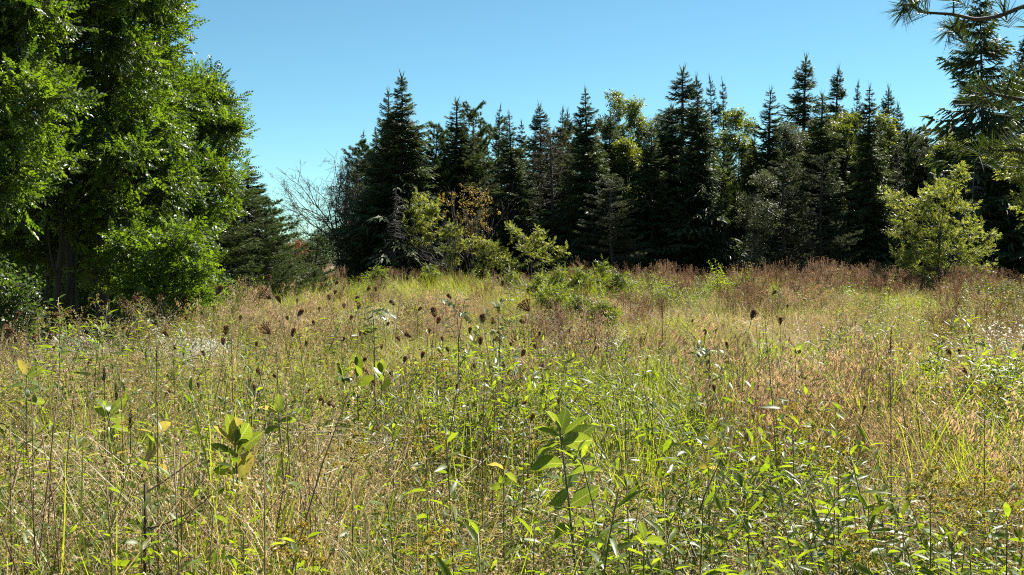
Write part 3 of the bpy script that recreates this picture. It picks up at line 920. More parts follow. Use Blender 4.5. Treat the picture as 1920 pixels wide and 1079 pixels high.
poplar(1475, 215, 41.5, 28, 120, "rounded willow-like tree before the tallest distant spruce", 36, 'olive', 70)
conifer("spruce_tree", 'slim2', 1500, 112, 48.0, 110, "tallest distant spruce above the willow-like tree", seed=33)
conifer("spruce_tree", 'slim1', 1532, 180, 40.0, 96, "dark nearer spruce right of the willow-like tree", seed=34)
conifer("spruce_tree", 'slim2', 1565, 130, 47.0, 84, "distant spruce with the second highest tip right of the tallest one", seed=35)
conifer("spruce_tree", 'slim3', 1597, 160, 48.0, 54, "small distant spruce tip beside the yellow-green maple", seed=36)
poplar(1590, 200, 42, 26, 150, "yellow-green maple-like crown left of the full spruce", 37, 'poplar', 60)
conifer("spruce_tree", 'broad2', 1627, 166, 38.5, 124, "full dark spruce with a needle-thin tip left of the bright sapling", seed=37)
poplar(1655, 205, 43, 20, 140, "yellow-green crown peeping out right of the full spruce", 38, 'poplar', 60)
conifer("spruce_tree", 'slim2', 1661, 168, 46.0, 60, "left one of the last two spruce tips before the low skyline", seed=38)
conifer("spruce_tree", 'slim2', 1681, 200, 45.0, 60, "right one of the last two spruce tips before the low skyline", seed=39)
conifer("pine_tree", 'scots1', 1545, 285, 36.0, 130, "spreading grey-green pine with drooping tufts beside the full spruce", seed=40)
conifer("pine_tree", 'scots2', 1470, 300, 36.5, 140, "broad dull grey-green pine with brown inner twigs", seed=41)
broadleaf("silvery_shrub", (PX(1418, 35), 35), clumps([(1410, 380, 24), (1432, 340, 24), (1400, 410, 18), (1425, 430, 28), (1440, 395, 24), (1412, 465, 26)], 35, 11, 0.4), 'olive',
          "silvery olive shrub at the grey-green pine's left side", "shrub", None, 150, 0.05, seed=11)
poplar(1715, 232, 42, 24, 120, "brown-tinged treetop in the low part of the skyline", 39, 'olive', 70)
poplar(1742, 258, 41, 20, 110, "thin olive tree behind the bright sapling's left side", 41, 'olive', 60)
poplar(1785, 235, 39, 24, 70, "bright green treetop left of the tall ragged spruce's trunk", 40, 'poplar', 60)
conifer("dead_spruce", 'dead2', 1686, 240, 38.0, 60, "bare dead spruce between the full spruce and the bright sapling", seed=42)
broadleaf("ash_sapling", (PX(1765, 33.5), 33.5), clumps(
    [(1795, 340, 18), (1770, 365, 24), (1740, 375, 24), (1690, 380, 22), (1672, 372, 12), (1720, 410, 32), (1780, 405, 30), (1810, 390, 18), (1760, 440, 36),
     (1700, 440, 24), (1680, 425, 14), (1820, 440, 26), (1858, 442, 14), (1720, 475, 30), (1790, 480, 34), (1840, 480, 18), (1690, 480, 16), (1755, 345, 16), (1800, 320, 10), (1740, 498, 26), (1800, 500, 26), (1700, 500, 16), (1840, 500, 14)], 33.5, 12, 0.35),
    'ash', "bright pale green sapling glowing before the dark woods", "tree", None, 58, 0.06, seed=12, size=(0.5, 0.85))
conifer("dead_spruce", 'dead2', 1822, 300, 34.0, 110, "grey dead conifer behind the bright sapling's right side", seed=43)
conifer("spruce_tree", 'loose', 1848, -25, 36.0, 240, "tallest ragged spruce with airy boughs cut by the photo's top right", seed=44)
conifer("spruce_tree", 'loose', 1925, 70, 40.0, 170, "ragged spruce on the right edge behind the pine sprays", seed=45)
conifer("spruce_tree", 'broad1', 1900, 262, 35.0, 170, "low dark spruce beneath the ragged spruces at the right edge", seed=46)
conifer("spruce_tree", 'slim1', 1760, 300, 40.0, 110, "shaded spruce hidden behind the bright sapling", seed=47)
broadleaf("hanging_bough_tree", (PX(1960, 30), 30), clumps([(1900, 300, 20), (1930, 320, 34), (1960, 290, 40), (1905, 335, 14), (1950, 380, 40)], 30, 13, 0.4), 'ash',
          "green leafy tree reaching in below the lowest pine spray", "tree", None, 55, 0.06, seed=13)
# the yellow birch and the shrubs at its foot
rt = bare_tree("yellow_birch", 884, 35.4, 345, "crooked birch with sparse yellow leaves and a bare reddish top", 17, -0.18, 'bark', 'yellow', 0, 0.7, 0.045)
rng = rs(61)
dB = 35.4 * FAR
bx = PX(884, dB)
P = np.concatenate([np.array(cl(px, py, dB, 1)[:3]) + rng.normal(0, r / FPX * dB * 0.55, (n, 3)) for px, py, r, n in
                    [(882, 368, 30, 30), (905, 370, 20, 16), (860, 368, 20, 10), (895, 400, 28, 28), (878, 418, 26, 18), (908, 430, 20, 16), (838, 372, 22, 8), (885, 450, 20, 12)]])
P -= np.array([bx, dB, float(terrain(bx, dB))])
tag(scatter("leaves", P, euler_of(frames(rng.normal(0, 1, (len(P), 3)))), rng.uniform(0.5, 0.85, len(P)), SPR['yellow'], 5, rt), kind="stuff")
broadleaf("vine_covered_birch", (PX(848, 34.6), 34.6), clumps([(846, 428, 11), (838, 445, 10), (856, 440, 10), (840, 470, 11), (860, 465, 11), (850, 490, 10)], 34.6, 14, 0.15), 'ash',
          "short pale birch stump wrapped in green vine left of the yellow birch", "tree", None, 260, 0.05, bark='birchbark', seed=14, size=(0.4, 0.6))
broadleaf("yellow_green_shrub", (PX(918, 34.0), 34.0), clumps([(898, 466, 14), (922, 476, 18), (945, 492, 17), (905, 495, 16), (882, 452, 8), (965, 498, 12), (915, 455, 7)], 34.0, 15, 0.3), 'ash',
          "yellow-green shrub at the foot of the yellow birch", "shrub", None, 110, 0.04, seed=15, size=(0.5, 0.8), stems=3)
broadleaf("yellow_green_shrub", (PX(1000, 34.4), 34.4), clumps([(968, 440, 11), (995, 450, 14), (1028, 464, 12), (1052, 474, 9), (985, 468, 15), (1012, 484, 15), (1042, 492, 10), (963, 428, 6), (1010, 437, 7)], 34.4, 16, 0.3), 'ash',
          "yellow-green shrub with flat layered boughs before the brown pine", "shrub", None, 100, 0.04, seed=16, size=(0.5, 0.8), stems=3)
broadleaf("grey_green_shrub", (PX(1405, 34), 34), clumps([(1395, 495, 14), (1415, 490, 16), (1380, 500, 10), (1435, 497, 14)], 34, 17, 0.2), 'olive',
          "low grey-green shrub under the silvery shrub at the field's far edge", "shrub", None, 230, 0.03, seed=17, size=(0.5, 0.8))

# dark woods behind the first rows: conifers that merge into one mass
rng = rs(31)
P, E, S = [], [], []
wp = [bpy.data.objects.new("wood_conifer", UNIT[k][0]) for k in ('broad1', 'broad2', 'slim1', 'pine1', 'scots1', 'pine2')]
for o in wp: PROTO.objects.link(o)
for row, (d0, n) in enumerate([(46.5, 26), (50, 26), (55, 28), (60, 30)]):
    for px in np.linspace(690, 2080, n):
        d = d0 + rng.uniform(-1.5, 1.5)
        P.append((PX(px + rng.uniform(-15, 15), d), d, 0)); E.append((0, 0, rng.uniform(0, 6.28)))
        S.append(PZ(rng.uniform(225, 310), d) / 10.0)
for px in np.linspace(-700, 430, 26):
    d = rng.uniform(29, 36)
    P.append((PX(px, d), d, 0)); E.append((0, 0, rng.uniform(0, 6.28))); S.append(PZ(rng.uniform(180, 330) if px < 330 else 380, d) / 10.0)
tag(scatter("deep_woods", P, E, S, wp, 3), "dark mass of conifers filling the depth of the woods", "woods", kind="stuff")

# ------------------------------------------------------------------ meadow plants (prototypes for the ground cover)
def star(n, r, m, rng, g, c, t=None):
    """a little blob of petals or seeds: n small triangles round a point"""
    D = norm(rng.normal(0, 1, (n, 3)))
    base = Geo().add([(0, 0.45, 0), (0, -0.45, 0), (1, 0, 0)], [(0, 1, 2)], m)
    g.stamp(base, frames(D, roll=rng.uniform(0, 3, n)) * r, np.repeat([c], n, 0) - D * r * 0.3, rng.uniform(-0.5, 0.5, n))

def p_grass(seed, n=32, h=(0.32, 0.72), w=0.0048):
    g, _, _ = blades(n, rs(seed), h, w, 0.1, (0.05, 0.45), 4, 0, None, 0.55)
    return g

def p_dry(seed, n=22, h=(0.35, 0.8)):
    rng = rs(seed)
    g, tips, dr = blades(n, rng, h, 0.0032, 0.12, (0.0, 0.4), 3, 0, None, 0.5)
    for k in range(0, n, 3):
        for j in range(9):
            c = tips[k] - dr[k] * 0.011 * j + rng.normal(0, 0.004, 3)
            star(2, 0.0085, 0, rng, g, c)
    return g

def p_thatch(seed, n=52):
    rng = rs(seed)
    g = Geo()
    P = np.stack([rng.normal(0, 0.17, n), rng.normal(0, 0.17, n), rng.uniform(0.01, 0.42, n)], 1)
    a = rng.uniform(0, 6.28, n)
    D = np.stack([np.cos(a), np.sin(a), rng.uniform(-0.5, 0.7, n)], 1)
    base = Geo().add([(-0.5, -0.5, 0), (-0.5, 0.5, 0), (0, -0.4, 0.09), (0, 0.4, 0.09), (0.5, 0, 0)], [(0, 2, 1), (1, 2, 3), (2, 4, 3)])
    A = frames(D, roll=rng.uniform(-1, 1, n))
    Ls = rng.uniform(0.12, 0.34, n)
    A = A * np.stack([Ls, rng.uniform(0.002, 0.0036, n), Ls], 1)[:, None, :]
    g.stamp(base, A, P, rng.uniform(-0.5, 0.5, n))
    return g

def p_forb(seed, n=90, ll=0.034, lw=0.011, hh=(0.06, 0.62)):
    rng = rs(seed)
    g = Geo()
    for k in range(5):
        a = rng.uniform(0, 6.28)
        e = np.array([math.cos(a) * 0.1, math.sin(a) * 0.1, rng.uniform(hh[0] + 0.15, hh[1])])
        W = bez((0, 0, 0), (0, 0, e[2] * 0.6), e, 4)
        tube(W, [0.002, 0.0018, 0.0015, 0.001], 3, 1, 0.5, g)
    m = n
    z = rng.uniform(hh[0], hh[1], m)
    P = np.stack([rng.normal(0, 0.095, m), rng.normal(0, 0.095, m), z], 1)
    D = rng.normal(0, 1, (m, 3)); D[:, 2] = D[:, 2] * 0.5 + 0.1
    g.stamp(leaf(ll, lw, 3, 0.3, 0.15), frames(D, roll=rng.uniform(-0.7, 0.7, m)) * rng.uniform(0.6, 1.3, m)[:, None, None], P, rng.uniform(-0.5, 0.5, m))
    return g

def plume(rng, g, top, m=2, n=60, size=0.16, bead=0.006):
    """a goldenrod plume: arching side sprays beaded with flowers"""
    for b in range(9):
        a = b * 2.4 + rng.uniform(-0.4, 0.4)
        t = b / 9.0
        L = size * (1 - t * 0.75) * rng.uniform(0.7, 1.15)
        s = np.array(top) + (0, 0, -size * 0.8 + size * 1.1 * t)
        e = s + np.array([math.cos(a) * L, math.sin(a) * L, L * 0.12])
        W = bez(s, s + np.array([math.cos(a) * L * 0.5, math.sin(a) * L * 0.5, L * 0.5]), e, 5)
        tube(W, np.linspace(0.0015, 0.0008, 5), 3, 1, 0.5, g)
        k = max(4, int(n / 9))
        for j in range(k):
            u = 0.2 + 0.8 * (j / (k - 1))
            c = W[0] * (1 - u) ** 2 + 2 * u * (1 - u) * (W[0] * 0.5 + W[-1] * 0.5 + (0, 0, L * 0.45)) + u * u * W[-1]
            star(3, bead * rng.uniform(0.8, 1.4), m, rng, g, c + rng.normal(0, bead * 0.6, 3))

def rod_leaves(rng, W, n=26, ll=0.085, lw=0.016, t0=0.2):
    """matrices, places of goldenrod leaves spiralling up a stem"""
    t = np.linspace(t0, 0.99, n)
    k = t * (len(W) - 1)
    i = np.minimum(k.astype(int), len(W) - 2)
    f = (k - i)[:, None]
    P = W[i] * (1 - f) + W[i + 1] * f
    a = np.arange(n) * 2.4 + rng.uniform(-0.4, 0.4, n)
    el = rng.uniform(-0.1, 0.6, n) + (t > 0.9) * 0.5
    D = np.stack([np.cos(a) * np.cos(el), np.sin(a) * np.cos(el), np.sin(el)], 1)
    sc = (0.65 + 0.6 * np.sin(np.clip(t * 1.15, 0, 1) * math.pi)) * rng.uniform(0.8, 1.15, n)
    return frames(D, up=(0.2, 0.22, 0.95), roll=rng.uniform(-0.5, 0.5, n)), P, sc

def p_rod(seed, H=0.75, flower=False, n=30):
    rng = rs(seed)
    g = Geo()
    W = bez((0, 0, 0), (rng.normal(0, 0.05), rng.normal(0, 0.05), H * 0.5), (rng.normal(0, 0.1), rng.normal(0, 0.1), H), 7)
    tube(W, np.linspace(0.0026, 0.0012, 7), 4, 1, 0.5, g)
    A, P, s = rod_leaves(rng, W, n, t0=0.25)
    g.stamp(leaf(0.085, 0.017, 4, 0.3, 0.25), A * s[:, None, None], P, rng.uniform(-0.4, 0.4, n))
    if flower:
        plume(rng, g, W[-1], 2, 90, 0.13, 0.006)
    return g

def p_aster(seed, H=0.6):
    rng = rs(seed)
    g = Geo()
    for k in range(7):
        a = rng.uniform(0, 6.28)
        e = np.array([math.cos(a) * 0.16, math.sin(a) * 0.16, H * rng.uniform(0.75, 1.05)])
        W = bez((0, 0, 0.05), (e[0] * 0.3, e[1] * 0.3, H * 0.6), e, 5)
        tube(W, np.linspace(0.0025, 0.001, 5), 3, 1, 0.5, g)
        A, P, s = rod_leaves(rng, W, 10)
        g.stamp(leaf(0.035, 0.006, 2, 0.2, 0.1), A * s[:, None, None], P)
        for j in range(16):
            c = e + rng.normal(0, 0.05, 3) * np.array([1, 1, 0.7])
            # small flat white flower, facing up
            n = 7
            an = np.arange(n) * 2 * math.pi / n
            r = rng.uniform(0.005, 0.008); ti, tj = rng.normal(0.1, 0.5), rng.normal(-0.35, 0.5)
            V = [c] + [c + np.array([r * math.cos(q), r * math.sin(q), 0.0015 + r * (ti * math.cos(q) - tj * math.sin(q))]) for q in an]
            g.add(V, [(0, 1 + i, 1 + (i + 1) % n) for i in range(n)], 2, rng.uniform(0, 1))
    return g

def p_brown(seed, H=1.05):
    """dead brown weed with branching flat heads"""
    rng = rs(seed)
    g = Geo()
    for s in range(3):
        top = np.array([rng.normal(0, 0.1), rng.normal(0, 0.1), H * rng.uniform(0.82, 1.06)])
        b0 = np.array([rng.normal(0, 0.08), rng.normal(0, 0.08), 0])
        W = bez(b0, b0 + (0, 0, H * 0.5), top, 5)
        tube(W, np.linspace(0.004, 0.002, 5), 3, 0, rng.uniform(0, 1), g)
        for k in range(8):
            a = rng.uniform(0, 6.28)
            st = W[2] * 0.4 + W[4] * 0.6 if k % 2 else W[3]
            e = top + np.array([math.cos(a), math.sin(a), 0]) * rng.uniform(0.02, 0.10) + (0, 0, rng.uniform(-0.14, 0.03))
            tube([st, (st + e) / 2 + (0, 0, -0.01), e], [0.002, 0.0016, 0.001], 3, 0, 0.4, g)
            star(9, rng.uniform(0.014, 0.024), 1, rng, g, e)
        for k in range(10):
            t = rng.uniform(0.15, 0.85)
            a = rng.uniform(0, 6.28)
            p = W[0] * (1 - t) + W[-1] * t
            g.stamp(leaf(0.07, 0.012, 2, 0.4, 0.7, m=0), frames([(math.cos(a), math.sin(a), -0.5)], roll=rng.uniform(-1, 1, 1)), np.array([p]))
    return g

def p_brome(seed, H=0.85):
    """nodding brome grass: culms with drooping one-sided panicles"""
    rng = rs(seed)
    g = Geo()
    for s in range(5):
        a0 = rng.normal(0.2, 0.5)
        lean = np.array([math.cos(a0), math.sin(a0), 0])
        b0 = np.array([rng.normal(0, 0.05), rng.normal(0, 0.05), 0])
        h = H * rng.uniform(0.8, 1.1)
        tip = b0 + lean * h * 0.38 + (0, 0, h)
        W = bez(b0, b0 + (0, 0, h * 0.75), tip, 8)
        tube(W, np.linspace(0.0018, 0.0008, 8), 3, 0, 0.5, g)
        for k in range(22):
            t = rng.uniform(0.66, 1.0)
            p = W[0] * (1 - t) ** 2 + 2 * t * (1 - t) * (b0 + (0, 0, h * 0.75)) + t * t * tip
            a = a0 + rng.normal(0, 0.6)
            L = 0.05 * (1.25 - t) / 0.5 + 0.012
            e = p + np.array([math.cos(a) * L, math.sin(a) * L, -L * rng.uniform(0.1, 0.9)])
            d = np.array([math.cos(a) * 0.7, math.sin(a) * 0.7, -0.8])
            g.add([p, p + (0.0008, 0, 0.0005), e], [(0, 1, 2)], 0, 0.4)
            g.stamp(rhomb(0.03, 0.007, 0.35, 0.6, 1), frames([d], roll=rng.uniform(-1.5, 1.5, 1)), np.array([e]))
            g.stamp(rhomb(0.026, 0.006, 0.35, 0.6, 1), frames([d + rng.normal(0, 0.2, 3)], roll=rng.uniform(-1.5, 1.5, 1)), np.array([e - (0, 0, 0.012)]))
    bl, _, _ = blades(8, rng, (0.2, 0.45), 0.004, 0.06, (0.1, 0.5), 3, 2, None, 0.6)
    g.merge(bl)
    return g

def p_stem(seed, H=0.95):
    """a bundle of thin upright brown stems"""
    rng = rs(seed)
    g = Geo()
    for s in range(3):
        b0 = np.array([rng.normal(0, 0.09), rng.normal(0, 0.09), 0])
        h = H * rng.uniform(0.6, 1.05)
        top = b0 + np.array([rng.normal(0, 0.1), rng.normal(0, 0.1), h])
        W = bez(b0, b0 + (rng.normal(0, 0.03), rng.normal(0, 0.03), h * 0.5), top, 6)
        tube(W, np.linspace(0.0028, 0.0012, 6), 4, 0, rng.uniform(0, 1), g)
        for k in range(6):
            t = rng.uniform(0.35, 0.97)
            p = W[0] * (1 - t) + W[-1] * t
            a = rng.uniform(0, 6.28)
            e = p + np.array([math.cos(a) * 0.05, math.sin(a) * 0.05, 0.06])
            tube([p, (p + e) / 2, e], [0.0012, 0.001, 0.0008], 3, 0, 0.4, g)
            star(3, 0.008, 0, rng, g, e)
    return g

def cluster(make, seeds, seed, n=64, rad=0.8):
    """a patch of n plants standing in clumps, so that the cover stays cheap to trace"""
    rng = rs(seed + 500)
    gs = [make(k) for k in seeds]
    g = Geo()
    m = max(4, n // 7)
    r, a = rad * np.sqrt(rng.uniform(0, 1, m)), rng.uniform(0, 6.28, m)
    C = np.stack([r * np.cos(a), r * np.sin(a)], 1)
    for k in range(n):
        c = C[int(rng.integers(0, m))] + rng.normal(0, 0.11, 2)
        M = rotz(rng.uniform(0, 6.28, 1)) @ frames([(1, rng.normal(0, 0.06), rng.normal(0, 0.08))])
        g.stamp(gs[k % len(gs)], M * rng.uniform(0.75, 1.2), np.array([(c[0], c[1], 0)]), rng.uniform(-0.3, 0.3, 1))
    return g

PER = {}
def patches(key, name, make, mats, base, n=64, var=5, rad=0.8):
    PER[key] = n
    return [proto(name, cluster(make, [base + 4 * i + j for j in range(4)], base + i, n, rad), mats) for i in range(var)]

PR = {
    'grass': patches('grass', "grass_patch", p_grass, [MAT['grass']], 0, 70),
    'dry': patches('dry', "dry_patch", p_dry, [MAT['straw']], 20, 60),
    'thatch': patches('thatch', "thatch_patch", p_thatch, [MAT['straw']], 40, 70, 4),
    'forb': patches('forb', "small_forb_patch", p_forb, [MAT['rod'], MAT['rodstem']], 60, 40),
    'rod': patches('rod', "goldenrod_patch", lambda k: p_rod(k, 0.55 + 0.02 * (k % 10)), [MAT['rod'], MAT['rodstem'], MAT['gold']], 80, 22),
    'gold': patches('gold', "flowering_goldenrod_patch", lambda k: p_rod(k, 0.6 + 0.02 * (k % 9), True), [MAT['rod'], MAT['rodstem'], MAT['gold']], 100, 10, 4, 0.6),
    'aster': patches('aster', "aster_patch", p_aster, [MAT['rod'], MAT['rodstem'], MAT['aster']], 120, 6, 4, 0.45),
    'brown': patches('brown', "brown_weed_patch", p_brown, [MAT['brown'], MAT['brown']], 140, 22, 4),
    'brome': patches('brome', "brome_patch", p_brome, [MAT['straw'], MAT['brome'], MAT['grass']], 160, 14, 4, 0.7),
    'stem': patches('stem', "stem_patch", p_stem, [MAT['drystem']], 180, 14, 4),
}

def wob(x, y, s, k):
    return (np.sin(x * s + k) * np.cos(y * s * 1.3 + 2 * k) + np.sin(x * s * 2.3 - y * s * 1.7 + 3 * k) * 0.6 + np.sin(x * s * 0.6 + y * s * 3.1 + k * 5) * 0.4) / 2 + 0.5

def field(n, rng, d0, d1, margin=1.6):
    d = np.sqrt(rng.uniform(d0 ** 2, d1 ** 2, n))
    w = d * 0.515 + margin
    x = rng.uniform(-1, 1, n) * w
    # the locust row and its shade close the meadow on the left
    edge = np.interp(d, [0, 11, 12, 15, 18, 22, 28, 34, 60], [-30, -30, -6.0, -6.1, -6.1, -6.6, -6.8, -7.5, -8.0])
    k = (x > edge)
    return x[k], d[k]

def cover(name, kind, spec, label, cat, seed):
    """spec: list of (count, d0, d1, size lo, size hi, keep function)"""
    rng = rs(seed)
    X, Y, S = [], [], []
    for n, d0, d1, s0, s1, fn in spec:
        x, y = field(max(4, int(n / PER[kind])), rng, d0, d1)
        if fn is not None:
            px = 960 + x / y * FPX
            k = rng.uniform(0, 1, len(x)) < fn(x, y, px)
            x, y = x[k], y[k]
        X.append(x); Y.append(y)
        S.append(rng.uniform(s0, s1, len(x)) * (0.72 + 0.56 * np.clip(wob(x, y, 2.1 if d1 < 12 else 0.9, 0.37), 0, 1)))
    X, Y, S = (np.concatenate(v) for v in (X, Y, S))
    P = np.stack([X, Y, terrain(X, Y) - 0.01], 1)
    E = np.stack([rng.normal(0, 0.08, len(X)), rng.normal(0, 0.08, len(X)), rng.uniform(0, 6.28, len(X))], 1)
    print(name, len(P))
    return tag(scatter(name, P, E, S, PR[kind], seed), label, cat, kind="stuff")

sm = lambda v, a, b: np.clip((v - a) / (b - a), 0, 1)
NEAR = lambda x, y, p: 0.25 + 0.75 * (wob(x, y, 1.1, 1.0) > 0.45)
HI = lambda x, y, k, s=5.0, t=0.55: wob(x, y, s, k) > t
cover("green_grass", 'grass', [
    (9000, 1.3, 9, 0.8, 1.2, lambda x, y, p: np.where(p > 1050, 0.30, 0.06) + np.where(p > 1050, 0.65, 0.42) * HI(x, y, 0.4, 4.0, 0.5)),
    (13000, 9, 20, 0.65, 1.0, lambda x, y, p: 0.12 + 0.7 * HI(x, y, 0.7, 1.5, 0.5)),
    (10000, 20, 36, 0.9, 1.4, lambda x, y, p: 0.2 + 0.7 * HI(x, y, 0.2, 0.8, 0.5)),
], "green grass blades growing all through the meadow", "grass", 101)
cover("dry_grass", 'dry', [
    (7500, 1.3, 9, 0.8, 1.2, lambda x, y, p: np.where(p < 900, 0.35, 0.10) + 0.6 * HI(x, y, 2.4, 3.5, 0.52)),
    (9000, 9, 20, 0.75, 1.05, lambda x, y, p: 0.25 + 0.7 * HI(x, y, 3.0, 1.3, 0.5)),
    (7000, 20, 36, 0.8, 1.15, lambda x, y, p: 0.15 + 0.75 * HI(x, y, 4.0, 0.8, 0.5)),
], "dry straw-coloured grass standing among the green", "grass", 102)
cover("dead_thatch", 'thatch', [
    (8500, 1.8, 9, 0.85, 1.25, lambda x, y, p: 0.5 + 0.4 * HI(x, y, 9.4, 3.0, 0.5)),
    (7500, 9, 20, 0.8, 1.15, lambda x, y, p: 0.2 + 0.6 * HI(x, y, 9.9, 1.4, 0.5)),
    (2000, 20, 32, 0.8, 1.1, lambda x, y, p: 0.2 + 0.7 * HI(x, y, 9.1, 0.8, 0.55)),
], "pale fallen straw matted between the meadow plants", "thatch", 103)
cover("low_leafy_weeds", 'forb', [
    (9500, 1.6, 9, 0.8, 1.2, lambda x, y, p: (0.30 + 0.28 * HI(x, y, 5.0, 4.5, 0.58)) * np.where(p < 900, 0.8, 1.0)),
    (7000, 9, 20, 0.7, 1.0, lambda x, y, p: 0.15 + 0.3 * HI(x, y, 5.5, 1.7, 0.56)),
    (5000, 20, 36, 0.9, 1.4, lambda x, y, p: 0.2 + 0.7 * HI(x, y, 6.0, 0.9, 0.52)),
], "low small-leaved weeds crowding the meadow floor", "weeds", 104)
cover("goldenrod_leaves", 'rod', [
    (4600, 1.7, 9, 0.8, 1.15, lambda x, y, p: 0.2 + 0.5 * HI(x, y, 7.0, 3.6, 0.6)),
    (3000, 9, 20, 0.75, 1.0, lambda x, y, p: 0.08 + 0.85 * HI(x, y, 7.5, 1.5, 0.56)),
    (3000, 20, 35, 0.9, 1.3, lambda x, y, p: 0.15 + 0.7 * HI(x, y, 8.0, 0.8, 0.52)),
], "massed leafy goldenrod stems not yet in flower", "weeds", 105)
cover("goldenrod_bloom", 'gold', [
    (1600, 2.2, 9, 0.85, 1.15, lambda x, y, p: 0.10 + 0.35 * HI(x, y, 9.0, 3.0, 0.65) + 0.6 * (p > 1350) * HI(x, y, 9.3, 2.5, 0.55)),
    (1600, 9, 20, 0.8, 1.15, lambda x, y, p: 0.08 + 0.8 * ((p < 620) & (y > 10)) + 0.9 * (p > 1500) * (y > 12)),
    (2200, 20, 30, 0.8, 1.2, lambda x, y, p: 0.08 + 0.8 * (p > 1450) * (y < 26)),
], "yellow-brown goldenrod bloom scattered in drifts", "flowers", 106)
blob = lambda p, y, cx, cy, rx, ry: np.exp(-((p - cx) / rx) ** 2 - ((y - cy) / ry) ** 2)
cover("white_asters", 'aster', [
    (16000, 8, 17, 0.75, 1.05, lambda x, y, p: 0.0015 + 0.45 * blob(p, y, 140, 12.2, 60, 1.2) + 0.5 * blob(p, y, 370, 12.0, 50, 1.8)
     + 0.03 * blob(p, y, 1660, 14, 140, 2.0) + 0.02 * blob(p, y, 1760, 11.5, 90, 1.2) + 0.003 * HI(x, y, 11.0, 1.2, 0.7)),
], "drifts of small white asters in the weeds", "flowers", 107)
cover("brown_weeds", 'brown', [
    (7500, 22, 41.0, 0.72, 1.02, lambda x, y, p: np.clip(sm(y, 24, 29) * sm(p, 950, 1350) * 0.9 + 0.10 + 0.16 * (y > 30), 0, 1) * (p > 560) * (0.62 + 0.38 * HI(x, y, 1.9, 0.9, 0.42))),
    (1800, 8, 24, 0.6, 0.9, lambda x, y, p: 0.12 + 0.35 * (wob(x, y, 0.5, 12.0) > 0.6)),
    (500, 16, 24, 0.8, 1.05, lambda x, y, p: blob(p, y, 440, 20, 70, 3)),
], "belt of dead brown weeds along the far side of the meadow", "weeds", 108)
cover("brome_grass", 'brome', [
    (1300, 3.5, 12, 0.75, 1.0, lambda x, y, p: 0.12 + 0.75 * sm(p, 1100, 1400) * (wob(x, y, 0.8, 13.0) > 0.42) * sm(y, 4.5, 6)),
    (1800, 12, 22, 0.7, 0.95, lambda x, y, p: 0.18 + 0.4 * (wob(x, y, 0.5, 13.5) > 0.55)),
], "nodding tan brome panicles in loose drifts", "grass", 109)
cover("thin_brown_stems", 'stem', [
    (2800, 2.9, 9, 0.62, 0.88, lambda x, y, p: np.where(p < 760, 0.8, 0.18)),
    (2200, 8, 20, 0.7, 0.95, lambda x, y, p: 0.45 + 0 * x),
    (900, 20, 36, 0.9, 1.15, lambda x, y, p: 0.5 + 0 * x),
], "thin upright dead brown stems standing through the grass", "stems", 110)

# ------------------------------------------------------------------ single plants in the meadow
def z0(x, y):
    return float(terrain(x, y))

ORD = ["first", "second", "third", "fourth", "fifth", "sixth", "seventh", "eighth", "ninth", "tenth", "eleventh", "twelfth", "thirteenth", "fourteenth", "fifteenth", "sixteenth"]

# dried wild carrot heads: (photo x, photo y, head width in photo pixels)
def carrot_head(seed, opened):
    """a bird's nest of incurved rays, each tipped with a little cluster"""
    rng = rs(seed)
    g = Geo()
    n = 26
    for k in range(n):
        a = k * 2.4
        f = math.sqrt((k + 0.5) / n)
        w = (0.9 if opened else 0.5) * f
        top = np.array([math.cos(a) * w * (1.0 if opened else 0.75), math.sin(a) * w * (1.0 if opened else 0.75), 1.25 - 0.15 * f + rng.uniform(-0.1, 0.1)])
        mid = np.array([math.cos(a) * w * (0.8 if opened else 1.25), math.sin(a) * w * (0.8 if opened else 1.25), 0.6])
        W = bez((0, 0, 0), mid, top, 5)
        tube(W, np.linspace(0.035, 0.03, 5), 3, 0, rng.uniform(0, 1), g)
        star(9, 0.2, 0, rng, g, top)
        star(3, 0.16, 0, rng, g, top * np.array([0.85, 0.85, 0.75]))
    for k in range(8):
        a = k * 0.785
        e = np.array([math.cos(a) * 0.6, math.sin(a) * 0.6, -0.12])
        g.add([(0.03, 0, 0), (-0.03, 0, 0.02), e], [(0, 1, 2)], 0, 0.3)
    return g
HEADS = [mesh_from("wild_carrot_head", carrot_head(200 + k, False), MAT['seed']) for k in range(4)]
HEADS_OPEN = [mesh_from("open_wild_carrot_head", carrot_head(210 + k, True), MAT['seed']) for k in range(2)]
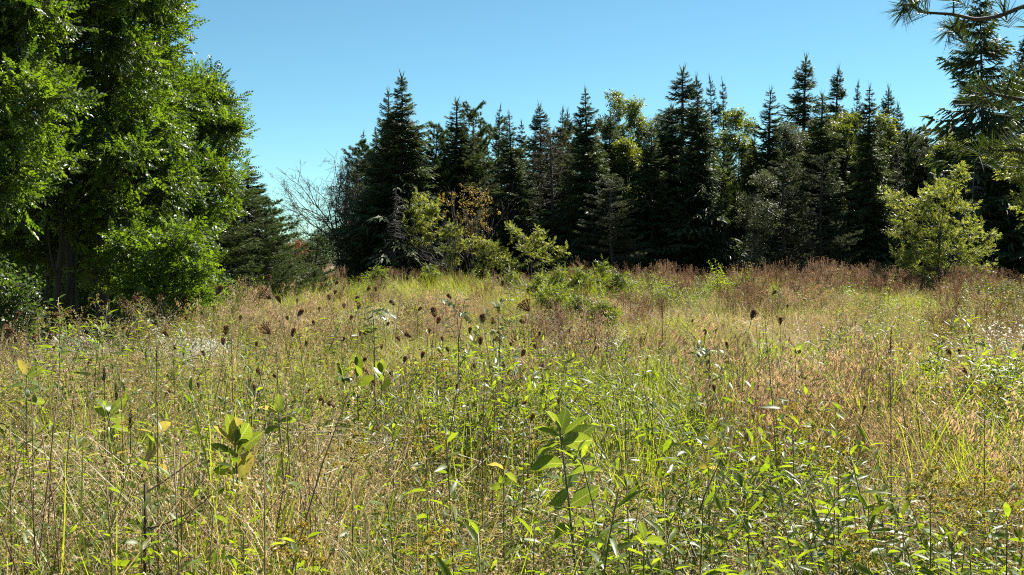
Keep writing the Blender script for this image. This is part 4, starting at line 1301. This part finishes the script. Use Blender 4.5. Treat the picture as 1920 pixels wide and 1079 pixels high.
CARROT = {
 "the rounded bush": [(6, 618, 11), (15, 632, 16), (28, 600, 13), (30, 642, 11), (68, 642, 12), (95, 637, 13), (106, 603, 12)],
 "the locust shade": [(350, 600, 8), (330, 655, 8), (204, 568, 7), (237, 574, 9), (255, 568, 12), (280, 640, 9), (317, 632, 11)],
 "the bushy dark pine": [(450, 600, 9), (480, 650, 8), (540, 600, 8), (405, 553, 16), (418, 647, 13), (423, 628, 14), (503, 528, 12), (508, 560, 18), (526, 568, 12), (548, 632, 13), (558, 592, 14), (558, 568, 7), (508, 625, 18)],
 "the small lone pine": [(590, 610, 8), (575, 650, 9), (640, 640, 9), (600, 585, 8), (607, 540, 8), (619, 563, 9), (627, 552, 8), (629, 534, 8)],
 "the yellowed milkweed": [(165, 687, 10), (310, 738, 10), (373, 727, 8), (383, 668, 9)],
 "the forked milkweed": [(467, 718, 8), (477, 733, 9), (488, 702, 12), (518, 708, 9), (578, 733, 7), (608, 760, 13), (630, 763, 14)],
 "the broadest spruce": [(655, 600, 9), (700, 585, 9), (725, 610, 8), (750, 640, 9), (715, 655, 8), (645, 578, 11), (668, 567, 10), (672, 529, 8), (672, 580, 11), (675, 630, 9), (688, 545, 9), (688, 627, 8), (705, 547, 7), (740, 572, 10), (772, 632, 12), (783, 583, 9)],
 "the yellow birch": [(865, 590, 8), (880, 625, 10), (935, 640, 8), (830, 640, 9), (805, 625, 8), (816, 595, 16), (820, 607, 12), (842, 660, 9), (845, 560, 10), (900, 647, 14), (906, 605, 16), (921, 608, 9), (927, 602, 8), (942, 536, 9)],
 "the layered yellow-green shrub": [(1010, 630, 8), (1005, 655, 9), (960, 650, 8), (1040, 600, 7), (1090, 600, 7), (960, 610, 9), (978, 668, 12), (985, 605, 10), (992, 583, 20), (1067, 624, 7), (1115, 657, 7)],
 "the big-leaved dock": [(830, 690, 8), (890, 690, 8), (735, 705, 8), (690, 700, 8), (678, 678, 9), (703, 723, 10), (757, 680, 10), (790, 672, 11), (857, 727, 9)],
 "the tall green milkweed": [(915, 715, 9), (945, 692, 8), (978, 713, 9), (978, 757, 8), (995, 788, 11), (1017, 737, 7), (1020, 690, 9), (1047, 758, 9)],
 "the twin spruces": [(1298, 605, 6), (1323, 628, 10), (1339, 734, 11), (1364, 653, 10), (1409, 597, 16), (1420, 730, 8), (1448, 552, 9), (1463, 608, 11), (1476, 577, 6), (1512, 710, 11)],
 "the bright sapling": [(1617, 698, 10), (1620, 768, 8), (1717, 740, 8), (1783, 669, 13), (1799, 663, 9), (1814, 700, 11), (1818, 635, 8), (1871, 732, 9)],
}
def place_carrot(px, py, size, label, seed):
    rng = rs(seed)
    want = 0.052 * FPX / size
    d = float(np.clip(want, (CAM_H - 1.32) * FPX / (py - HOR), (CAM_H - 0.92) * FPX / (py - HOR)))
    x, z = PX(px, d), PZ(py, d)
    b = (x + rng.normal(0, 0.12), d + rng.normal(0, 0.12))
    zb = z0(*b)
    root = thing("dried_wild_carrot", (b[0], b[1], zb), label, "seed head", "dried wild carrot heads across the meadow")
    W = bez((0, 0, 0), (rng.normal(0, 0.05), rng.normal(0, 0.05), (z - zb) * 0.55), (x - b[0], d - b[1], z - zb), 8)
    g = tube(W, np.linspace(0.0032, 0.0018, 8), 5, 0, 0.4)
    A = norm(W[-1] - W[-2])
    for t in (0.35, 0.55, 0.72):                              # small dead side shoots
        k = int(t * 7)
        e = W[k] + np.array([rng.normal(0, 0.09), rng.normal(0, 0.09), 0.14])
        tube(bez(W[k], W[k] * 0.5 + e * 0.5 + (0, 0, -0.02), e, 4), [0.0014, 0.0012, 0.001, 0.0008], 3, 0, 0.4, g)
        star(6, 0.012, 0, rng, g, e)
    obj("stem", mesh_from("wild_carrot_stem", g, MAT['drystem'], True), root)
    r = size / 2 / FPX * d * 1.75
    op = size >= 17
    h = obj("seed_head", (HEADS_OPEN if op else HEADS)[seed % (2 if op else 4)], root, tuple(W[-1] - A * 0.004),
            tuple(Vector(A).to_track_quat('Z', 'Y').to_euler()), (r, r, r * rng.uniform(0.95, 1.25)))
    h.rotation_euler.rotate_axis('X', rng.normal(0, 0.4)); h.rotation_euler.rotate_axis('Y', rng.normal(0, 0.4))
sd = 300
for where, lst in CARROT.items():
    lst = sorted(lst)
    for k, (px, py, size) in enumerate(lst):
        look = "wide open brown" if size >= 17 else ("small brown" if size <= 8 else ("plump brown" if size >= 13 else "brown"))
        place_carrot(px, py, size, f"{look} wild carrot seed head, {ORD[k]} of {len(lst)} rightward below {where}" if k or len(lst) > 1 else "", sd)
        sd += 1

# milkweeds: each leaf a piece of its own
def leaf_mesh(name, mat, W=0.42, segs=7, fold=0.22, curl=0.18, wave=0.03, tint_=0.5):
    return mesh_from(name, leaf(1.0, W, segs, fold, curl, 0.6, 0, tint_, 0.5, wave), MAT[mat], True)
MILK = {c: [leaf_mesh("milkweed_leaf", c, 0.48 + 0.06 * k, 7, 0.15 + 0.1 * k, 0.05 + 0.14 * k, 0.02 + 0.02 * k, 0.2 + 0.3 * k) for k in range(3)] for c in ('milk', 'milkyellow', 'sprout')}

def leafy(name, px, top, d, label, cat, seed, leaves, color='milk', lean=0.0, rad=0.006, stem='milkstem', base_px=None, group=None):
    """leaves: (height below the tip in photo pixels, heading in degrees as seen: 0 right, 90 away, tilt, length in photo pixels, colour)"""
    rng = rs(seed)
    xt, zt = PX(px, d), PZ(top, d)
    xb = PX(base_px if base_px is not None else px + lean, d)
    zb = z0(xb, d)
    root = thing(name, (xb, d, zb), label, cat, group)
    W = bez((0, 0, 0), (rng.normal(0, 0.02), rng.normal(0, 0.02), (zt - zb) * 0.5), (xt - xb, 0, zt - zb), 9)
    obj("stem", mesh_from(name + "_stem", tube(W, np.linspace(rad, rad * 0.4, 9), 7, 0, 0.5), MAT[stem], True), root)
    for dp, az, el, L, c in leaves:
        t = 1 - (dp / FPX * d) / (zt - zb)
        k = min(max(t, 0) * 8, 7.999)
        i = int(k)
        p = W[i] * (1 - k + i) + W[i + 1] * (k - i)
        a, e = R(az), R(el)
        D = np.array([math.cos(a) * math.cos(e), math.sin(a) * math.cos(e), math.sin(e)])
        A = frames([D], up=tuple(np.array(to_sun) + rng.normal(0, 0.4, 3)), roll=rng.normal(0, 0.12, 1))[0]
        from mathutils import Matrix
        o = obj("leaf", MILK[c or color][int(rng.integers(0, 3))], root, tuple(p), Matrix(A.tolist()).to_euler(), (0.87 * L / FPX * d,) * 3)
    return root

def milk_leaves(seed, n, span, L, top_up=60, color=None):
    """opposite pairs, each pair turned by a quarter"""
    rng = rs(seed)
    out = []
    a0 = rng.uniform(0, 90)
    for k in range(n):
        t = k / max(n - 1, 1)
        el = top_up * (1 - t) + 8 * t + rng.normal(0, 9)
        for s in (0, 180):
            out.append((t * span, a0 + k * 90 + s + rng.normal(0, 16), el + rng.normal(0, 8), L * (0.6 + 0.5 * math.sin(math.pi * min(1, t * 1.1 + 0.15))) * rng.uniform(0.85, 1.1), color))
    return out
N_ = None
leafy("milkweed", 1050, 812, 3.0, "tall green milkweed standing by itself at the centre front", "milkweed", 1, [
    (4, 60, 62, 62, N_), (2, 110, 55, 58, N_), (8, 10, 38, 78, N_), (10, 170, 28, 62, N_), (24, 200, -8, 66, N_), (22, 160, -14, 58, N_), (20, 340, 12, 74, N_), (26, 30, 24, 84, N_),
    (58, 180, 4, 74, N_), (62, 350, 8, 40, N_), (84, 20, 22, 80, N_), (86, 190, 6, 58, N_), (104, 250, -20, 66, N_), (104, 60, 28, 62, N_), (146, 185, 12, 60, N_), (138, 10, 30, 78, N_),
    (176, 220, -6, 62, N_), (178, 30, 14, 56, N_), (215, 340, 20, 50, N_), (218, 170, 10, 50, N_)], base_px=1092, rad=0.0065)
leafy("milkweed", 440, 830, 3.3, "forked milkweed with broad yellow-green leaves fanned upward", "milkweed", 2, [
    (0, 120, 65, 62, N_), (2, 40, 62, 64, N_), (6, 170, 42, 66, 'milkyellow'), (6, 340, 50, 70, N_), (14, 75, 70, 70, 'milkyellow'), (24, 200, 30, 60, N_), (26, 20, 48, 76, N_),
    (30, 250, 44, 60, N_), (48, 350, 40, 56, 'milkyellow'), (50, 180, 2, 58, N_), (66, 30, 60, 64, 'milkyellow'), (80, 300, 20, 60, 'milkyellow'), (58, 190, 20, 50, N_)], base_px=462)
leafy("milkweed", 290, 812, 3.6, "yellowed milkweed with a few wilted hanging leaves", "milkweed", 3, [
    (2, 180, 25, 36, 'milkyellow'), (4, 270, -60, 62, 'milkyellow'), (0, 20, 40, 40, 'milkyellow'), (10, 320, -50, 56, 'milkyellow'), (55, 200, 5, 40, 'milkyellow'), (58, 340, -30, 44, 'milkyellow')], base_px=304)
leafy("milkweed", 205, 772, 4.0, "milkweed with a pale glinting top leaf above yellow lower leaves", "milkweed", 4, [
    (2, 20, 40, 44, N_), (4, 150, 50, 50, N_), (14, 350, 8, 44, N_), (14, 190, 48, 42, N_), (28, 300, -40, 40, N_), (30, 10, -4, 40, N_), (40, 180, 20, 36, N_), (85, 200, 20, 40, 'milkyellow'), (88, 20, 30, 44, 'milkyellow'), (110, 340, 5, 40, 'milkyellow')], base_px=215)
leafy("milkweed", 50, 704, 4.6, "milkweed near the meadow's left edge with two raised top leaves", "milkweed", 5, [
    (0, 150, 55, 40, 'milkyellow'), (2, 20, 30, 38, N_), (10, 350, -5, 34, N_), (20, 200, 10, 38, N_), (24, 300, -20, 36, N_), (30, 20, 15, 40, N_), (46, 180, 0, 44, N_), (50, 10, 5, 44, N_), (58, 190, 30, 36, 'milkyellow')], base_px=58)
leafy("milkweed", 522, 775, 3.9, "milkweed with spreading pale leaves between tall dry stems", "milkweed", 6, [
    (0, 90, 60, 40, N_), (4, 170, 35, 46, 'milkyellow'), (6, 10, 20, 46, N_), (16, 350, 10, 42, N_), (18, 190, 10, 38, N_), (26, 220, -10, 40, N_), (28, 340, -20, 44, N_)], base_px=530)
leafy("milkweed", 1327, 838, 3.7, "little yellow milkweed with drooping paired leaves in the green grass", "milkweed", 7, [
    (2, 170, 30, 26, 'milkyellow'), (0, 20, 40, 30, 'milkyellow'), (6, 270, -60, 36, 'milkyellow'), (38, 190, 10, 24, 'milkyellow'), (40, 350, 5, 24, 'milkyellow')], base_px=1334, rad=0.004)
leafy("milkweed", 1492, 660, 6.5, "distant milkweed with one white glinting leaf amid the brome", "milkweed", 8, milk_leaves(8, 4, 28, 26), base_px=1497)
leafy("milkweed", 945, 880, 3.3, "low milkweed showing one upright yellow leaf left of the tall one", "milkweed", 9, [
    (0, 175, 30, 36, 'milkyellow'), (8, 350, -20, 34, N_), (30, 30, 30, 34, N_), (34, 190, 10, 34, N_)], base_px=952, rad=0.004)
leafy("milkweed", 1208, 1010, 2.85, "short milkweed with a cupped leaf near the bottom of the photo", "milkweed", 10, [
    (2, 100, 60, 40, N_), (6, 350, 10, 46, N_), (8, 190, 15, 40, N_), (22, 300, -30, 44, N_), (26, 20, 20, 40, N_), (50, 200, 5, 40, N_)], base_px=1216, rad=0.005)
leafy("broad_dock", 668, 690, 6.0, "broad-leaved dark green dock clump rising above the dry grass", "dock", 11, milk_leaves(11, 5, 70, 46, 62, 'sprout'), 'sprout', base_px=674)
leafy("broad_dock", 716, 700, 6.2, "second dark green dock with upright leaves beside the broad clump", "dock", 12, milk_leaves(12, 4, 50, 40, 66, 'sprout'), 'sprout', base_px=712)
leafy("milkweed", 190, 607, 8.5, "small milkweed sprig against the locust shade above the white asters", "milkweed", 13, milk_leaves(13, 3, 20, 20), base_px=194)

# goldenrods one can follow from foot to tip
RODLEAF = [mesh_from("goldenrod_leaf", leaf(1.0, 0.19 + 0.03 * k, 6, 0.25, 0.15 + 0.15 * k, 0.9, 0, 0.2 + 0.3 * k), MAT['rod'], True) for k in range(3)]
def goldenrod(px, top, d, label, seed, n=26, L=0.10, base_px=None, flower=0.0, rad=0.0035):
    from mathutils import Matrix
    rng = rs(seed)
    xt, zt = PX(px, d), PZ(top, d)
    xb = PX(base_px if base_px is not None else px + rng.uniform(-30, 30), d)
    zb = z0(xb, d)
    root = thing("goldenrod", (xb, d, zb), label, "goldenrod", "leafy goldenrod stems in the near meadow")
    W = bez((0, 0, 0), ((xt - xb) * 0.35, rng.normal(0, 0.03), (zt - zb) * 0.5), (xt - xb, rng.normal(0, 0.03), zt - zb), 10)
    obj("stem", mesh_from("goldenrod_stem", tube(W, np.linspace(rad, rad * 0.4, 10), 6, 0, 0.4), MAT['rodstem'], True), root)
    A, P, s = rod_leaves(rng, W, n, t0=0.35)
    A = frames(A[:, :, 0], up=tuple(to_sun), roll=rng.normal(0, 0.3, n))
    for k in range(n):
        obj("leaf", RODLEAF[k % 3], root, tuple(P[k]), Matrix(A[k].tolist()).to_euler(), (L * s[k],) * 3)
    if flower:
        g = Geo()
        plume(rng, g, W[-1] + (0, 0, flower * 0.5), 0, 190, flower, 0.0075)
        tag(obj("flower_plume", mesh_from("goldenrod_plume", g, [MAT['gold'], MAT['rodstem']]), root), kind="stuff")
    return root
RODS = [
 (838, 790, 2.9, 34, 867, 0.0, "tall leafy goldenrod, left neighbour of the tall green milkweed"),
 (726, 945, 2.7, 26, 785, 0.0, "leaning leafy goldenrod at the bottom edge left of centre"),
 (1620, 945, 2.75, 28, 1655, 0.0, "leafy goldenrod with long pale leaves at the lower right"),
 (262, 940, 2.8, 26, 255, 0.0, "leafy goldenrod beside the dark broken twig"),
 (1002, 985, 2.7, 24, 990, 0.0, "short bushy goldenrod below the tall green milkweed's left"),
 (1180, 905, 2.9, 24, 1190, 0.0, "leafy goldenrod right of the tall green milkweed's foot"),
 (1560, 905, 3.0, 26, 1570, 0.0, "leafy goldenrod left of the pale long-leaved one"),
 (1402, 960, 2.8, 22, 1415, 0.0, "goldenrod with drooping leaves between straw patches"),
 (1310, 935, 3.0, 22, 1300, 0.0, "slim goldenrod below the little yellow milkweed"),
 (566, 905, 3.0, 24, 575, 0.0, "slim leafy goldenrod below the spreading pale milkweed"),
 (455, 950, 2.8, 24, 470, 0.0, "leafy goldenrod beneath the forked milkweed"),
 (660, 870, 3.2, 24, 668, 0.12, "goldenrod with a dull brown-gold plume left of the tall leafy one"),
 (800, 850, 3.3, 22, 806, 0.14, "goldenrod with a nodding brown-gold plume behind the tall leafy one"),
 (560, 1035, 2.5, 20, 552, 0.10, "short blooming goldenrod cut by the bottom edge left of centre"),
 (826, 1045, 2.5, 18, 832, 0.11, "yellow plumed goldenrod cut by the bottom edge under the tall leafy one"),
 (1828, 985, 2.7, 22, 1840, 0.16, "rich yellow goldenrod bloom in the bottom right corner"),
 (1880, 950, 2.9, 22, 1885, 0.15, "blooming goldenrod behind the corner bloom at the right edge"),
 (1775, 1010, 2.6, 20, 1770, 0.14, "blooming goldenrod left of the corner bloom"),
 (1735, 930, 3.0, 20, 1742, 0.11, "goldenrod with small gold plume above the corner blooms"),
 (1600, 1050, 2.55, 18, 1608, 0.10, "low blooming goldenrod under the pale long-leaved one"),
 (1565, 870, 3.4, 20, 1575, 0.10, "goldenrod with a thin gold plume in the bright grass"),
 (1490, 800, 4.0, 20, 1500, 0.11, "gold plumed goldenrod among brome right of the yellow milkweed"),
 (1850, 770, 4.2, 20, 1858, 0.13, "gold plumed goldenrod high at the right edge beside dark weeds"),
 (735, 800, 4.0, 24, 742, 0.0, "dark green leafy goldenrod behind the dull plumed one"),
 (875, 690, 5.2, 24, 880, 0.0, "goldenrod rising behind seed heads left of the centre line"),
 (820, 700, 5.0, 24, 826, 0.12, "goldenrod with arching dull plume behind the tall leafy one"),
]
for k, (px, top, d, n, bp, fl, lab) in enumerate(RODS):
    goldenrod(px, top, d, lab, 400 + k, n, 0.105 if d < 3.5 else 0.09, bp, fl)

# locust sprouts: long feathered leaves with separate leaflets
LEAFLET = [mesh_from("leaflet", leaf(1.0, 0.5, 4, 0.15, 0.08, 0.6, 0, 0.3 + 0.2 * k, 0.5), MAT['sprout'], True) for k in range(2)]
def sprout(px, top, d, label, seed, fronds):
    """fronds: (photo x, photo y of the tip, pairs)"""
    from mathutils import Matrix
    rng = rs(seed)
    x, z = PX(px, d), PZ(top, d)
    zb = z0(x, d)
    root = thing("locust_sprout", (x, d, zb), label, "sprout")
    W = bez((0, 0, 0), (0.02, 0.02, (z - zb) * 0.5), (0, 0, z - zb), 7)
    obj("stem", mesh_from("sprout_stem", tube(W, np.linspace(0.006, 0.003, 7), 6, 0, 0.4), MAT['rodstem'], True), root)
    for k, (fx, fy, pairs) in enumerate(fronds):
        dy = rng.uniform(-0.15, 0.15)
        e = np.array([PX(fx, d) - x, dy, PZ(fy, d) - zb])
        s = W[-1 - (k % 3)]
        m = (s + e) / 2 + (0, 0, 0.06)
        C = bez(s, m, e, 8)
        fr = obj("leaf", mesh_from("sprout_rachis", tube(C, np.linspace(0.002, 0.001, 8), 4, 0, 0.5), MAT['rodstem'], True), root)
        for j in range(pairs):
            t = 0.2 + 0.8 * j / pairs
            i = t * 7
            a = int(i)
            p = C[a] * (1 - i + a) + C[min(a + 1, 7)] * (i - a)
            ax = norm(C[min(a + 1, 7)] - C[max(a - 1, 0)])
            sd_ = norm(np.cross(ax, (0.1, -0.45, 0.9)))
            for sg in (-1, 1):
                D = sd_ * sg + ax * 0.35 + np.array([0, 0, rng.uniform(-0.2, 0.1)])
                A = frames([D], up=(0.0, -0.15, 1.0), roll=rng.normal(0, 0.3, 1))[0]
                obj("leaflet", LEAFLET[j % 2], fr, tuple(p), Matrix(A.tolist()).to_euler(), (0.05 * rng.uniform(0.85, 1.1),) * 3)
sprout(700, 590, 6.8, "locust sprout with one long curved feathered leaf left of centre", 501, [(712, 600, 9), (672, 556, 7), (690, 590, 5), (735, 596, 6)])
sprout(858, 590, 6.8, "locust sprout with several bright feathered leaves among seed heads", 502, [(828, 562, 5), (872, 553, 5), (918, 578, 9), (888, 603, 8), (830, 600, 5)])
sprout(935, 588, 7.2, "bright locust sprout right of the many-leaved one", 503, [(942, 568, 5), (956, 600, 6), (910, 606, 5), (925, 570, 5)])
sprout(1330, 665, 6.2, "low locust sprout with three flat feathered leaves amid brome", 504, [(1292, 662, 7), (1308, 640, 6), (1360, 652, 6), (1345, 670, 5)])

# the leafy locust suckers at the far middle: bright shrubs
SUCK = [(1128, 508, 24.0, 27, "brightest and bushiest locust sucker before the dark woods"), (1090, 512, 23.0, 24, "bright locust sucker left of the bushiest one"),
        (1160, 515, 23.5, 24, "bright locust sucker right of the bushiest one"), (1050, 515, 24.5, 22, "bright locust sucker below the layered shrub's right end"),
        (1012, 522, 24.0, 22, "bright locust sucker below the layered shrub's middle"), (1035, 545, 19.5, 22, "nearer locust sucker in front of the bright row"),
        (1085, 560, 18.0, 22, "nearest locust sucker below the bushiest one"), (708, 508, 30.0, 14, "pale locust sucker at the broadest spruce's foot"),
        (805, 505, 30.0, 14, "pale locust sucker between broadest spruce and birch stump"), (960, 515, 28.0, 18, "pale locust sucker below the layered shrub's left end"),
        (1130, 575, 16.5, 18, "low locust sucker in front of the bright row's right half"), (1395, 522, 26.0, 16, "lone green sucker in the brown weed belt")]
for k, (px, py, d, r, lab) in enumerate(SUCK):
    rng = rs(520 + k)
    L = [(px, py, r * 0.6), (px + rng.uniform(-8, 8), py + r * 0.9, r * 0.8), (px - r * 0.8, py + r * 0.9, r * 0.5), (px + r * 0.8, py + r * 0.8, r * 0.5), (px, py + r * 1.8, r * 0.7)]
    broadleaf("locust_sucker", (PX(px, d), d), clumps(L, d, 530 + k, 0.15), 'sprout', lab, "shrub", "bright locust suckers across the far meadow", 230, 0.02, seed=520 + k, size=(0.55, 0.85), stems=2, shell=0.2, crown="foliage", bark='bark')

# ------------------------------------------------------------------ dry stalks, dark seed stalks and the broken twig
def stalk(px, top, d, label, seed, base_px=None, name="dry_stalk", mat='drystem', rad=0.0032, spike=0.0, group="tall dry stalks in the near meadow", shoots=7):
    rng = rs(seed)
    xt, zt = PX(px, d), PZ(top, d)
    xb = PX(base_px if base_px is not None else px + rng.uniform(-18, 18), d)
    zb = z0(xb, d)
    root = thing(name, (xb, d, zb), label, "stalk", group)
    W = bez((0, 0, 0), (rng.normal(0, 0.03), rng.normal(0, 0.03), (zt - zb) * 0.5), (xt - xb, rng.normal(0, 0.04), zt - zb), 9)
    obj("stem", mesh_from(name + "_stem", tube(W, np.linspace(rad, rad * 0.45, 9), 6, 0, rng.uniform(0.1, 0.9)), MAT[mat], True), root)
    g = Geo()
    if spike:
        for k in range(70):
            t = rng.uniform(0, 1)
            p = W[-1] + norm(W[-1] - W[-2]) * spike * (t - 0.9)
            star(2, 0.0085 * (1.15 - 0.5 * t), 0, rng, g, p + rng.normal(0, 0.003, 3))
        tag(obj("seed_spike", mesh_from(name + "_spike", g, MAT[mat]), root), kind="stuff")
    else:
        for k in range(shoots):
            i = int(rng.integers(4, 9))
            a = rng.uniform(0, 6.28)
            l = rng.uniform(0.04, 0.11)
            e = W[i] + np.array([math.cos(a) * l * 0.7, math.sin(a) * l * 0.7, l])
            tube(bez(W[i], W[i] + np.array([math.cos(a), math.sin(a), 0.2]) * l * 0.5, e, 4), [0.0013, 0.0012, 0.001, 0.0007], 3, 0, 0.4, g)
            star(5, 0.009, 0, rng, g, e)
        tag(obj("side_shoots", mesh_from(name + "_shoots", g, MAT[mat]), root), kind="stuff")
STALKS = [(28, 800, 3.0, 30), (52, 735, 3.2, 56), (70, 850, 2.8, 78), (104, 770, 3.2, 96), (140, 720, 3.6, 128), (205, 900, 2.7, 212), (222, 700, 3.8, 226), (305, 760, 3.1, 302), (352, 850, 2.9, 340),
          (425, 590, 4.6, 432), (465, 690, 3.9, 455), (515, 640, 4.3, 514), (533, 700, 3.7, 545), (572, 800, 3.3, 580), (910, 690, 4.2, 916), (930, 720, 4.0, 938)]
for k, (px, top, d, bp) in enumerate(STALKS):
    stalk(px, top, d, f"thin dry brown stalk, {ORD[k]} rightward of sixteen in the near meadow", 600 + k, bp)
stalk(1205, 715, 3.6, "long thin leaning stalk right of the tall green milkweed", 620, 1268)
stalk(1440, 615, 4.4, "long leaning stalk before the brome drift", 621, 1462)
stalk(1660, 700, 3.9, "thin stalk leaning toward the right edge amid brome", 622, 1676)
for k, (px, top, d, sp, lab) in enumerate([
        (295, 652, 5.5, 0.08, "short dark seed spike above the yellowed milkweed"), (1676, 618, 6.0, 0.16, "dark upright seed spike in the pale weeds below the bright sapling"),
        (228, 722, 4.2, 0.07, "dark seed spike between the pale-topped and yellowed milkweeds"), (243, 775, 3.8, 0.06, "small dark seed spike right of the pale-topped milkweed"),
        (1240, 570, 9.0, 0.14, "brown seed spike in the mid meadow below the slender spruce"), (200, 690, 4.4, 0.06, "dark seed spike just above the pale-topped milkweed")]):
    stalk(px, top, d, lab, 640 + k, None, "dark_seed_stalk", 'darkstalk', 0.004, sp, "dark seed spikes in the meadow")
# broken dark twig at the lower left
d = 2.9
tx, tb = PX(268, d), PX(266, d)
root = thing("broken_twig", (tb, d, z0(tb, d)), "dark broken woody twig with a bare side branch at lower left", "twig")
zt = PZ(908, d) - z0(tb, d)
W = bez((0, 0, 0), (0.01, 0, zt * 0.5), (tx - tb + 0.006, 0, zt), 7)
obj("stem", mesh_from("twig_stem", tube(W, np.linspace(0.0055, 0.004, 7), 7, 0, 0.4), MAT['darkstalk'], True), root)
def tw(x0, y0, xm, ym, x1, y1, r):
    f = lambda a, b, dy: (PX(a, d) - tb, dy, PZ(b, d) - z0(tb, d))
    obj("side_branch", mesh_from("twig_branch", tube(bez(f(x0, y0, 0), f(xm, ym, 0.05), f(x1, y1, 0.12), 8), np.linspace(r, r * 0.4, 8), 5, 0, 0.5), MAT['darkstalk'], True), root)
tw(270, 925, 300, 910, 352, 868, 0.003)
tw(266, 992, 330, 995, 390, 930, 0.0035)

# ------------------------------------------------------------------ the pine at the right whose boughs reach into the photo
pd = 3.6
bx_, by_ = 3.35, 3.7
pine = thing("near_pine", (bx_, by_, z0(bx_, by_)), "pine beside the camera whose needle sprays hang in at the upper right", "tree")
zz = np.linspace(-0.2, 5.2, 12)
obj("trunk", mesh_from("near_pine_trunk", tube(np.stack([0.05 * np.sin(zz), 0.04 * np.cos(zz * 1.3), zz], 1), np.linspace(0.11, 0.03, 12), 10, 0, 0.5), MAT['bark'], True), pine)
def near_tuft(seed, n=60, L=0.098, w=0.0027):
    """a bottlebrush of long needles on the last 9 cm of a twig along +x"""
    rng = rs(seed)
    a = rng.uniform(0, 2 * math.pi, n)
    t = rng.uniform(0, 1, n)
    b = 0.35 + 0.85 * (1 - t) * rng.uniform(0.6, 1.1, n)
    D = np.stack([np.cos(b), np.sin(b) * np.cos(a), np.sin(b) * np.sin(a)], 1)
    base = Geo().add([(0, 0.5, 0), (0, -0.5, 0), (0.6, -0.45, 0.04), (0.6, 0.45, 0.04), (1, 0, 0.02)], [(0, 1, 2), (0, 2, 3), (3, 2, 4)])
    A = frames(D, roll=rng.uniform(0, 3, n))
    Ls = L * rng.uniform(0.75, 1.1, n)
    A = A * np.stack([Ls, np.full(n, w), Ls], 1)[:, None, :]
    g = Geo()
    g.stamp(base, A, np.stack([t * 0.09 - 0.09, 0 * t, 0 * t], 1), rng.uniform(-0.5, 0.5, n))
    return g
TUFTS = [mesh_from("needle_tuft", near_tuft(700 + k), MAT['nearpine']) for k in range(4)]
def bough(pts, tips, r0, seed):
    """pts: photo points of the bough from the frame's edge to its end; tips: (x, y, aim x, aim y) of needle tufts"""
    from mathutils import Matrix
    rng = rs(seed)
    f = lambda a, b, dy=0.0: np.array([PX(a, pd) - bx_, pd - by_ + dy, PZ(b, pd) - z0(bx_, by_)])
    W = [np.array([0, 0, f(*pts[0])[2] - 0.25])] + [f(a, b, rng.normal(0, 0.03)) for a, b in pts]
    P = []
    for i in range(len(W) - 1):
        for t in np.linspace(0, 1, 5)[:-1]:
            P.append(W[i] * (1 - t) + W[i + 1] * t)
    P.append(W[-1]); P = np.array(P)
    P[1:-1] = (P[:-2] + 2 * P[1:-1] + P[2:]) / 4
    g = tube(P, np.linspace(r0 * 1.6, r0 * 0.55, len(P)), 6, 0, 0.5)
    for k in range(90):                                        # scaly old needle bases
        i = int(rng.integers(5, len(P)))
        star(2, r0 * 0.8, 0, rng, g, P[i] + rng.normal(0, r0 * 0.5, 3))
    br = obj("bough", mesh_from("pine_bough", g, MAT['bark'], True), pine)
    for k, (x, y, ax, ay) in enumerate(tips):
        e, q_ = f(x, y, rng.normal(0, 0.05)), f(ax, ay, rng.normal(0, 0.06))
        D = norm(q_ - e)
        near = P[np.argmin(np.linalg.norm(P - e, axis=1))]
        if np.linalg.norm(near - e) > 0.015:
            obj("twig", mesh_from("pine_twig", tube(bez(near, (near + e) / 2 - (0, 0, 0.02), e, 5), np.linspace(r0 * 0.6, r0 * 0.35, 5), 5, 0, 0.5), MAT['bark'], True), br)
        A = frames([D], roll=np.array([rng.uniform(0, 6)]))[0]
        tag(obj("needle_tuft", TUFTS[k % 4], br, tuple(e), Matrix(A.tolist()).to_euler(), (rng.uniform(0.85, 1.05),) * 3), kind="stuff")
bough([(1935, 5), (1880, 28), (1832, 36), (1780, 32), (1735, 20), (1712, 10)], [(1692, 22, 1660, 40), (1700, 10, 1672, -20), (1690, 25, 1690, 70), (1788, 50, 1745, 25), (1792, 54, 1760, 90), (1800, 60, 1780, 30), (1775, 5, 1755, -30), (1890, 5, 1880, -30)], 0.0065, 1)
bough([(1940, 190), (1900, 186), (1860, 178), (1830, 168)], [(1828, 166, 1798, 140), (1850, 172, 1830, 130), (1890, 178, 1870, 135), (1888, 150, 1870, 110), (1915, 180, 1905, 140), (1840, 176, 1806, 186), (1930, 150, 1915, 120)], 0.006, 2)
bough([(1940, 286), (1900, 286), (1870, 282), (1850, 276)], [(1850, 275, 1826, 250), (1868, 280, 1850, 240), (1895, 282, 1880, 245), (1915, 284, 1905, 250), (1870, 286, 1836, 300), (1930, 280, 1925, 240)], 0.006, 3)
bough([(2050, 60), (1990, 50), (1955, 40)], [(1955, 40, 1925, 10), (1975, 45, 1960, 0), (2000, 52, 1990, 10)], 0.006, 4)
bough([(2150, -160), (2050, -190), (1990, -200)], [(1985, -200, 1950, -230), (2020, -195, 2000, -240), (2060, -190, 2050, -240)], 0.006, 5)
bough([(2200, 330), (2100, 340), (2020, 335)], [(2015, 335, 1980, 310), (2050, 338, 2030, 290), (2090, 340, 2080, 290)], 0.006, 6)
